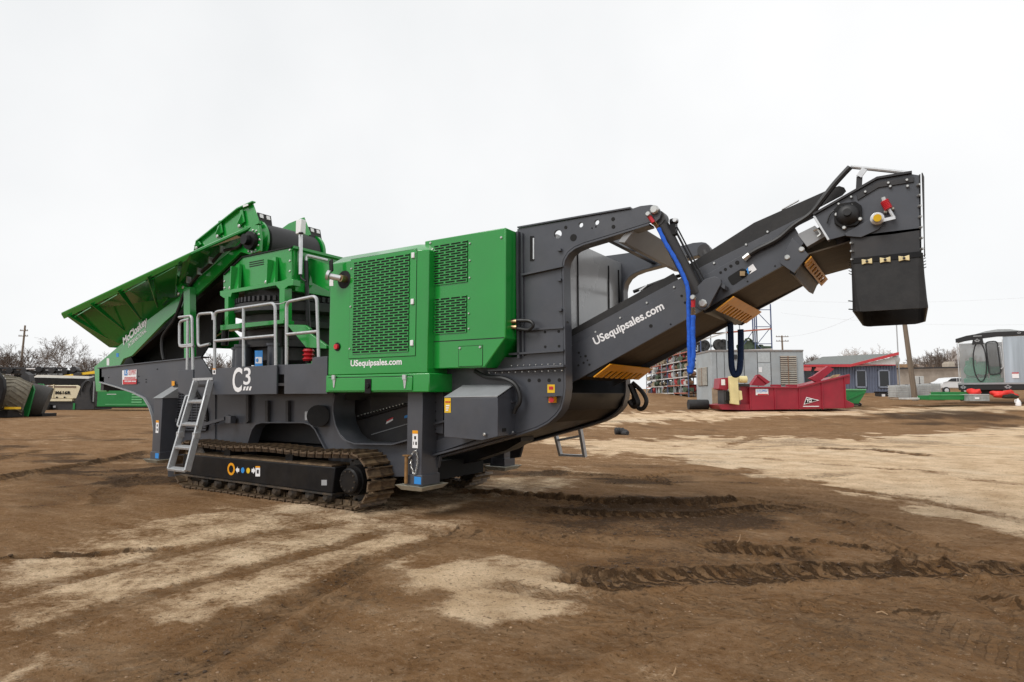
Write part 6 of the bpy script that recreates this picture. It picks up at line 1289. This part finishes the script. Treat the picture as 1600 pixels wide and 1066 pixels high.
gmB(1509, 561, 1528, 590, .9, 'pump_casing'); gmB(1516, 556, 1524, 562, .5, 'inlet'); gmB(1529, 563, 1546, 594, .7, 'engine_block', .2); gmB(1548, 572, 1566, 592, .8, 'gearbox'); gmB(1505, 590, 1570, 598, 1.2, 'skid'); gmB(1576, 548, 1581, 560, .4, 'exhaust', .4)
for x, z in ((1519, 577), (1537, 575)):
    c = tv.Q(x, z, 0); MB().lathe((c.x - tv.Q(1533, 598.5).x, -.02, c.z - tv.Q(1533, 598.5).z), [(.05, -.1), (.42, -.08), (.46, 0), (.46, .1)], 22, 'y').build('flange', GI, gm.o)

# ---- clutter along the right edge of the yard
def pile(name, label, cat, x, d, parts, group=None):
    t = BGT(name, label, cat, x, d, group)
    for (x0, y0, x1, y1, th, pn, m, dy) in parts: t.B(x0, y0, x1, y1, th, pn, m, dy, bevel=.02)
    return t
pile('steel_trough', 'flat dark green steel trough lying before the clear-walled trailer', 'trough', 1492, 41, [(1452, 618, 1513, 625, 1.2, 'tray', GREENB, 0), (1470, 612.5, 1514, 618, 1.0, 'tray', GREENB, .4), (1452, 616.8, 1512, 618, .08, 'rim', mat('pale_green_rim', (.15, .45, .2), .5), -.04)])
pile('plank_stack', 'stack of weathered planks behind the green steel trough', 'planks', 1478, 43.5, [(1456 + i * 3, 612.5 + (i % 3) * 1.8, 1500 - i * 2, 614 + (i % 3) * 1.8, .25, 'plank', WOOD, i * .22) for i in range(6)])
pile('metal_sheet', 'white metal sheet lying flat on the dirt under the leaning pole', 'sheet', 1432, 42, [(1418, 621.5, 1452, 624.6, 1.0, 'sheet', mat('sheet_white', (.58, .58, .56), .4), 0), (1440, 619.8, 1448, 621.5, .5, 'offcut', MATS['sheet_white'], .3)])
pile('plank_stack', 'low row of old boards on the ground below the totes', 'planks', 1405, 43, [(1394, 622.5, 1418, 624.8, .3, 'plank', WOOD, 0), (1398, 621.6, 1440, 623.2, .25, 'plank', WOOD, .5), (1450, 624, 1476, 626, .3, 'plank', PLY, -.4)])
pile('plastic_crate', 'grey mesh crate on the dirt in front of the trailer skirt', 'crate', 1529, 40.5, [(1515, 617, 1546, 627, .9, 'crate', mat('crate_grey', (.30, .32, .32), .6, var=.4, scale=3), 0), (1515, 616, 1546, 617.4, .95, 'crate_rim', ALU, -.03), (1523, 621, 1530, 624, .02, 'label', WHITE, -.03)])
def blob(name, label, cat, x, y0, y1, w, d, m, seed):
    t = BGT(name, label, cat, x, d); rdm = random.Random(seed); bm = bmesh.new(); bmesh.ops.create_icosphere(bm, subdivisions=3, radius=1)
    h = (y1 - y0) * d * M2; ww = w * d * M2 / 2; zb_ = max(0, t.Q(x, y1).z)
    for v in bm.verts:
        n = v.co.copy(); k = 1 + .22 * math.sin(n.x * 4.1 + seed) * math.cos(n.z * 3.3 + n.y * 2.7) + rdm.uniform(-.03, .03); v.co = Vector((n.x * ww * k, n.y * .5 * k, (max(n.z, -.8) * .5 + .42) * h * k + zb_))
    me = bpy.data.meshes.new(name); bm.to_mesh(me); bm.free(); me.shade_smooth(); me.materials.append(m); o = bpy.data.objects.new('bundle', me); COL.objects.link(o); o.parent = t.o; return t
RT = mat('red_tarp', (.75, .03, .02), .5, var=.2, scale=3, bump=.4, bscale=4)
blob('red_tarp', 'bright red tarp bundle under the left end of the trailer', 'tarp', 1522, 607, 617, 13, 41, RT, 1); blob('red_tarp', 'long crumpled red tarp under the trailer beside the white jug', 'tarp', 1568, 609, 622, 38, 41, RT, 2)
blob('dark_sack', 'dark sack slumped below the long red tarp', 'sack', 1577, 615, 623, 20, 40.5, mat('dark_sacking', (.03, .03, .02), .9), 3)
jg = BGT('plastic_jug', 'white plastic jug with a handle at the right end of the clutter', 'jug', 1590, 40); zz = jg.Q(1590, 622).z; jh = 12 * 40 * M2
MB().lathe((0, 0, 0), [(.10, 0), (.15, .03), (.15, jh * .5), (.11, jh * .72), (.05, jh * .85), (.05, jh), (.0, jh)], 18).build('body', WHITE, jg.o); MB().tube([(-.05, 0, jh * .85), (-.2, 0, jh * .8), (-.2, 0, jh * .5), (-.13, 0, jh * .45)], .03, 8).build('handle', WHITE, jg.o)
lp = thing('rubber_lump', 'small black torn piece of rubber hose lying on the open dirt', 'debris', GP(971, 681)); MB().tube(smooth_path([(-.13, 0, .07), (-.05, .05, .08), (.06, .02, .07), (.14, -.04, .05)]), [.06, .075, .08, .078, .07, .075, .07, .06, .07, .075, .06, .05, .05, .06, .055, .05, .05, .04, .03][:19], 9).tube([(.05, -.06, .05), (.16, -.1, .05)], .04, 8).build('hose_piece', RUBBER, lp).scale = (2.0, 2.0, 2.0)

# ---- machines parked at the far left
bt = BGT('belt_conveyor', 'folded black conveyor with a wide chevron belt roll at the left edge', 'conveyor', 14, 36)
CH = mat('chevron_belt', (.19, .17, .13), .8, var=.35, scale=6, dust=(.20, .17, .12), dust_amt=.6)
c = bt.Q(17, 617, .8); rollm = MB(); rollm.lathe((0, 0, 0), [(.35, -.8), (.98, -.8), (1.03, -.6), (1.05, 0), (1.03, .6), (.98, .8), (.35, .8)], 40, 'x')
for k in range(24):
    w = 2 * math.pi * k / 24
    for s_ in (-1, 1):
        pts = [Vector((s_ * t * .85, math.cos(w + t * .35) * 1.06, math.sin(w + t * .35) * 1.06)) for t in np.linspace(.03, 1, 6)]; rollm.tube(pts, .03, 4)
rot = Matrix.Rotation(R(34), 4, 'Z') @ Matrix.Rotation(R(14), 4, 'Y') ; rollm.v = [rot @ v + c for v in rollm.v]; rollm.build('belt_roll', CH, bt.o)
bt.P([(-40, 578), (-8, 580), (3, 594), (5, 610), (-1, 640), (-40, 650)], .25, 'side_frame', BLACK, -1.1, bevel=.03); bt.P([(30, 588), (36, 581), (43, 586), (46, 598), (38, 596)], .4, 'end_bracket', GREYD, .9)
bt.B(-40, 642, 14, 652, 1.2, 'support', BLACK, -.2); bt.B(8, 636, 30, 639.5, .2, 'draw_bar', YELLOW, -.6)
MB().bolts([bt.Q(3, 588, -.9), bt.Q(6, 592, -.9), bt.Q(2, 591, -.9)], (0, -1, 0), .05).build('bolts', STEEL, bt.o)
gp = BGT('head_pulley_unit', 'green conveyor head frame with a grey belt drum beside the chevron belt roll', 'conveyor', 55, 38)
gp.P([(37, 601), (50, 602), (53, 609), (45, 651), (30, 649), (28, 640)], .12, 'side_frame', GREENB, -.5, bevel=.02); gp.P([(41, 611), (43.5, 611), (35, 635), (32.5, 634)], .03, 'guide_bar', YELLOW, -.56); gp.P([(58, 599.5), (65, 600), (72, 607), (70, 616), (61, 605)], .12, 'end_frame', GREENB, .9)
dm = MB().lathe((0, 0, 0), [(.3, -.55), (.95, -.55), (.98, 0), (.95, .55), (.3, .55)], 36, 'x'); rot = Matrix.Rotation(R(30), 4, 'Z') @ Matrix.Rotation(R(16), 4, 'Y'); cc = gp.Q(58, 626, .5); dm.v = [rot @ v + cc for v in dm.v]; dm.build('belt_drum', mat('worn_belt', (.045, .042, .038), .7, var=.3, scale=8, stretch=(6, 1, 1)), gp.o); gp.B(40, 646, 68, 652, 1.2, 'base', BLACK, .1)
sc2 = BGT('screening_plant', 'cream and black mobile screening plant marked M616R parked at far left', 'screener', 105, 55)
CRM2 = mat('pale_cream_paint', (.68, .60, .42), .4, var=.08)
hd2 = sc2.P([(72, 610), (78, 602), (120, 602), (127, 606), (127, 620), (118, 623), (72, 622)], 2.2, 'engine_cover', CRM2, bevel=.05); sc2.T('M616R', 86.5, 611, 110.5, 616.5, 'lettering', BLACK, -.02, hd2, bold=.06, space=1.15)
sc2.P([(74, 603), (118, 603.5), (118, 606), (74, 605.5)], .03, 'vent_strip', mat('brown_vent', (.16, .10, .07), .6), -.03, hd2); sc2.B(72, 623, 113, 627, 2.0, 'catwalk', CRM2, -.1); sc2.B(82, 601, 83.5, 622, .05, 'strap', CRM2, -.06, hd2)
sc2.P([(68, 586), (56, 586), (45, 592), (70, 596), (138, 592), (137, 588)], 2.5, 'screen_box', mat('ivory_paint', (.74, .72, .66), .4), .3); sc2.P([(52, 590), (137, 592), (126, 603), (112, 600.5), (96, 603), (84, 600.5), (64, 602), (50, 600)], 2.4, 'screen_mesh', BLACK, .1)
sc2.P([(118, 624), (126, 600), (133, 593), (147, 588), (149, 640), (116, 641)], 2.4, 'power_unit', GREYD, .0, bevel=.04); sc2.B(66, 627, 118, 642, 2.4, 'chassis', GREYD, .1, bevel=.04); sc2.B(60, 632, 78, 642.5, .5, 'track', BLACK, -.4, bevel=.1); sc2.B(84, 634, 88, 637, .03, 'work_lamp', LGREY, -.06)
for x, y in ((78, 620), (89, 621), (101, 621)): MB().cyl(sc2.Q(x, y, -.12), sc2.Q(x, y, -.02), .07, 10).build('knob', BLACK, sc2.o)
MB().tube(smooth_path([sc2.Q(x, y, -.1) for x, y in ((127, 612), (131, 600), (137, 595), (142, 600), (140, 612), (144, 630))]), .06, 8).build('hose', HOSE, sc2.o); MB().tube([sc2.Q(146, 596, -.1), sc2.Q(146.5, 628, -.1)], .05, 8).build('ram', LGREY, sc2.o); sc2.B(115, 630, 118, 640, .05, 'teal_tag', GREENB, -.06)
sk_ = BGT('stacked_conveyors', 'row of black folded conveyors stacked behind the cream screening plant', 'conveyor', 40, 64)
for i, (x0, y0, x1, y1, m) in enumerate(((-60, 579, 118, 584, BLACK), (-50, 574, 90, 577, GREYD), (20, 585, 130, 588, BLACK), (-60, 588, 60, 600, BLACK))): sk_.B(x0, y0, x1, y1, 1.2, 'frame', m, i * .3)
for i, x in enumerate((-10, 12, 34, 58, 78, 98, 112)): MB().cyl(sk_.Q(x, 577 + (i % 3) * 2, -.2), sk_.Q(x + 6, 578 + (i % 3) * 2, .8), .28, 14).build('roller', HOSE if i % 2 else GREYD, sk_.o)
sk_.B(38, 575.5, 52, 577, .1, 'light_bar', WHITE, -.1); sk_.B(-40, 596, 40, 640, .6, 'leg', GREYD, .8)
yb_ = BGT('yellow_boom', 'slender yellow boom lying above the cream screening plant', 'boom', 122, 60); yb_.P([(95, 587), (146, 579.5), (158, 580), (158, 584), (146, 584), (97, 588.5)], .4, 'boom', YELLOW); yb_.P([(112, 584.5), (117, 582), (124, 583), (124, 586), (113, 587)], .3, 'bracket', GREYD, -.2); yb_.B(150, 584, 154, 640, .4, 'post', GREYD)
gc = BGT('green_container', 'low green steel service container with louvres behind the hopper frame', 'container', 190, 52)
gcb = gc.B(152, 594, 238, 635.5, 2.4, 'body', GREENB, bevel=.04); gc.B(150, 634, 240, 637.5, 2.3, 'skid', BLACK, .05)
for i in range(4): gc.B(206, 615.5 + i * 4, 222, 617.5 + i * 4, .03, 'louvre', mat('pale_green_rim', (.15, .45, .2)), -.04, gcb)
gc.B(167, 615.8, 181.5, 616.5, .01, 'underline', WHITE, -.015, gcb); gc.B(165, 631.5, 236, 632.3, .02, 'seam', mat('pale_green_rim', (.15, .45, .2)), -.02, gcb)

# ---- bare trees
def grow_tree(mb, p, d, L, r, lev, rdm, spread=.62, segs=3, minr=.012, sides=4):
    pts = [p]; rs = [r]; q = p.copy(); dd = d.copy()
    for i in range(segs):
        dd = (dd + Vector((rdm.gauss(0, .13), rdm.gauss(0, .13), rdm.gauss(.05, .08)))).normalized(); q = q + dd * (L / segs); pts.append(q.copy()); rs.append(max(minr, r * (1 - .42 * (i + 1) / segs)))
    mb.tube(pts, rs, sides if lev > 1 else 3, cap=False)
    if lev == 0: return
    n = rdm.choice((2, 3, 3, 4)) if lev < 4 else rdm.choice((3, 4, 5))
    for k in range(n):
        t = rdm.uniform(.45, 1.0) if k else 1.0; i = min(len(pts) - 2, int(t * (len(pts) - 1))); b = pts[i].lerp(pts[i + 1], t * (len(pts) - 1) - i)
        ax = dd.orthogonal().normalized(); ax.rotate(Matrix.Rotation(rdm.uniform(0, 6.28), 3, dd)); nd = (dd + ax * rdm.uniform(.35, 1.0) * spread * 1.4).normalized()
        grow_tree(mb, b, nd, L * rdm.uniform(.58, .82), max(minr, rs[-1] * rdm.uniform(.6, .85)), lev - 1, rdm, spread, segs, minr, sides)
def tree(x, d, h, seed, label, lev=5, spread=.62, m=None, tr=.16):
    t = BGT('bare_tree', label, 'tree', x, d, 'bare winter trees'); rdm = random.Random(seed)
    trunk_h = h * .22; mb = MB().tube([(0, 0, -.3), (.05, 0, trunk_h * .5), (0, .05, trunk_h)], [tr * 1.3, tr, tr * .9], 7, cap=False); mb.build('trunk', BARK, t.o)
    cr = MB()
    for k in range(rdm.choice((3, 4))):
        a = rdm.uniform(0, 6.28); grow_tree(cr, Vector((0, .02, trunk_h * rdm.uniform(.8, 1))), Vector((math.cos(a) * .55, math.sin(a) * .55, 1)).normalized(), h * .27, tr * .62, lev, rdm, spread, minr=max(.016, d * .00016))
    cr.build('crown', m or BARK, t.o)
for x, d, h, sd_, lb, sp in ((95, 105, 12.5, 4, 'spreading bare tree rising highest behind the cream screening plant', .85), (42, 118, 11, 9, 'bare tree just right of the far left utility pole', .7), (8, 112, 10.5, 12, 'bare tree at the extreme left edge', .7), (140, 122, 10, 21, 'bare tree between the tallest bare tree and the green hopper wing', .7), (165, 120, 8.5, 22, 'low bare tree just left of the hopper conveyor tail', .8),
                          (1271, 118, 8.2, 31, 'bare tree right of the crossarm pole behind the generator', .8), (1346, 110, 7.0, 33, 'bare tree above the middle of the office roof', .8), (1310, 135, 5.5, 35, 'low bare tree above the left part of the office roof', .8), (1470, 120, 9.0, 37, 'reddish bare tree left of the trailer roof', .7), (1448, 130, 8.5, 39, 'bare tree behind the liquid totes', .7), (1390, 135, 6.5, 40, 'bare tree behind the office gable', .7),
                          (314, 62, 6.5, 51, 'bare trunk seen left under the crusher frame behind the walkway', .5), (338, 70, 6, 52, 'bare trunk seen under the green crusher beam beside the gate rail', .5), (352, 64, 6, 53, 'leaning bare trunk seen under the crusher beam mid walkway', .6), (372, 66, 6, 54, 'bare trunk seen through the handrail left of the oil cylinder', .5), (326, 80, 6, 55, 'thin bare trunk seen through the gap by the ladder top', .5)):
    tree(x, d, h, sd_, lb, 5 if d > 100 else 4, sp, tr=.2 if d > 100 else .22)
# leaf-stripped woods on the far slope: one mass
def woods(name, label, xr, dr_, n, hr, seed, m):
    rdm = random.Random(seed); mb = MB()
    for i in range(n):
        d = rdm.uniform(*dr_); x = rdm.uniform(*xr); b = BG(x, d); h = rdm.uniform(*hr) * (.62 + .38 * math.sin(x * .037 + seed) * math.sin(x * .0117 + 2 * seed) + .15 * math.sin(x * .11)); r0 = d * .0004
        mb.tube([b - Vector((0, 0, .5)), b + Vector((rdm.gauss(0, .2), 0, h * .5)), b + Vector((rdm.gauss(0, .4), rdm.gauss(0, .4), h))], [r0 * 1.5, r0, r0 * .5], 3, cap=False)
        for k in range(rdm.randrange(10, 17)):
            t = rdm.uniform(.12, .95); p = b + Vector((0, 0, h * t)); a = rdm.uniform(0, 6.28); l = h * rdm.uniform(.2, .42) * (1.15 - t * .7); dv = Vector((math.cos(a), math.sin(a), rdm.uniform(.3, 1.3))).normalized(); q = p + dv * l
            mb.tube([p, q], [r0 * .55, r0 * .3], 3, cap=False)
            for w in range(3): s_ = p.lerp(q, rdm.uniform(.3, 1)); mb.tube([s_, s_ + (dv + Vector((rdm.gauss(0, .6), rdm.gauss(0, .6), rdm.gauss(.2, .4)))).normalized() * l * .5], [r0 * .32, r0 * .22], 3, cap=False)
    o = mb.build(name, m, smooth=False); o['label'] = label; o['category'] = 'woods'; o['kind'] = 'stuff'
woods('far_woods', 'hazy belt of leafless woods along the left skyline', (-140, 420), (140, 210), 460, (4, 11.5), 1, TWIG)
woods('far_woods', 'leafless wooded slope behind the office and trailer on the right', (1180, 1760), (150, 300), 700, (3.5, 10), 2, TWIG)
woods('brush', 'low leafless brush along the foot of the left skyline', (-140, 420), (90, 130), 380, (2, 4.6), 3, mat('brown_brush', (.30, .25, .21), .95, var=.3, scale=.3))
woods('brush', 'dry brush and weeds above the concrete wall', (1395, 1700), (84, 100), 130, (1.2, 2.6), 4, mat('tan_brush', (.24, .19, .12), .95, var=.3, scale=.3))

# ---- loose clods, stones and crumbs on the yard
def scatter(name, n, seed, m, size, picks):
    rdm = random.Random(seed); base = []
    for b in range(5):
        bm = bmesh.new(); bmesh.ops.create_icosphere(bm, subdivisions=1, radius=1)
        for v in bm.verts: v.co *= 1 + rdm.uniform(-.3, .3); v.co.z *= .62
        base.append(([v.co.copy() for v in bm.verts], [tuple(v.index for v in f.verts) for f in bm.faces])); bm.free()
    gm_ = ground.data; nv = len(gm_.vertices); co = np.empty(nv * 3); gm_.vertices.foreach_get('co', co); co = co.reshape(-1, 3)
    wt_ = np.empty(nv, dtype=np.float32); gm_.attributes['wet_shade'].data.foreach_get('value', wt_)
    dd = (co[:, 0] - CAM.x) * FH.x + (co[:, 1] - CAM.y) * FH.y; uu = (co[:, 0] - CAM.x) * RV.x + (co[:, 1] - CAM.y) * RV.y
    ok = np.where((dd > 2) & (dd < 24) & (np.abs(uu) < dd * .95) & picks(wt_))[0]; r_ = np.random.RandomState(seed); ch = r_.choice(ok, n)
    V_, F_ = [], []; o = 0
    for i in ch:
        vs, fs = base[rdm.randrange(5)]; sz = size[0] * (size[1] / size[0]) ** (rdm.random() ** 2.2); M_ = Matrix.Rotation(rdm.uniform(0, 6.28), 3, 'Z') @ Matrix.Diagonal((sz * rdm.uniform(.7, 1.4), sz, sz * rdm.uniform(.6, 1))); c = Vector(co[i]) + Vector((rdm.uniform(-.02, .02), rdm.uniform(-.02, .02), sz * .15))
        V_ += [tuple(M_ @ v + c) for v in vs]; F_ += [tuple(k + o for k in f) for f in fs]; o += len(vs)
    me = bpy.data.meshes.new(name); me.from_pydata(V_, [], F_); me.materials.append(m); ob = bpy.data.objects.new(name, me); COL.objects.link(ob); ob['kind'] = 'stuff'; return ob
o = scatter('dirt_clods', 5200, 11, mat('clod_dirt', (.075, .043, .022), .95, var=.5, scale=3, bump=.3), (.004, .020), lambda w: w > .5); o['label'] = 'dark damp clods crumbled along the wheel ruts'; o['category'] = 'dirt'
o = scatter('gravel', 9000, 12, mat('pale_stone', (.26, .17, .10), .9, var=.5, scale=1.5), (.003, .011), lambda w: w < .6); o['label'] = 'small pale stones scattered over the dry dirt'; o['category'] = 'gravel'
for (x, y, l, a, lb) in ((1152, 848, .085, .9, 'short broken stick standing in the dark wheel rut'), (1050, 1058, .045, 1.2, 'small twig on the mud at the bottom edge'), (1369, 960, .07, .8, 'pale thin twig on the brown dirt at lower right')):
    p = GP(x, y); o = MB().tube([(0, 0, 0), (l * .3, 0, l * .45), (l * .35, .02, l)] if a > .85 else [(0, 0, .01), (l * .5, .02, .02), (l, 0, .01)], [.007, .006, .004], 6).build('stick', mat('stick_wood', (.34, .22, .12), .8)); tag(o, lb, 'stick', loc=p)
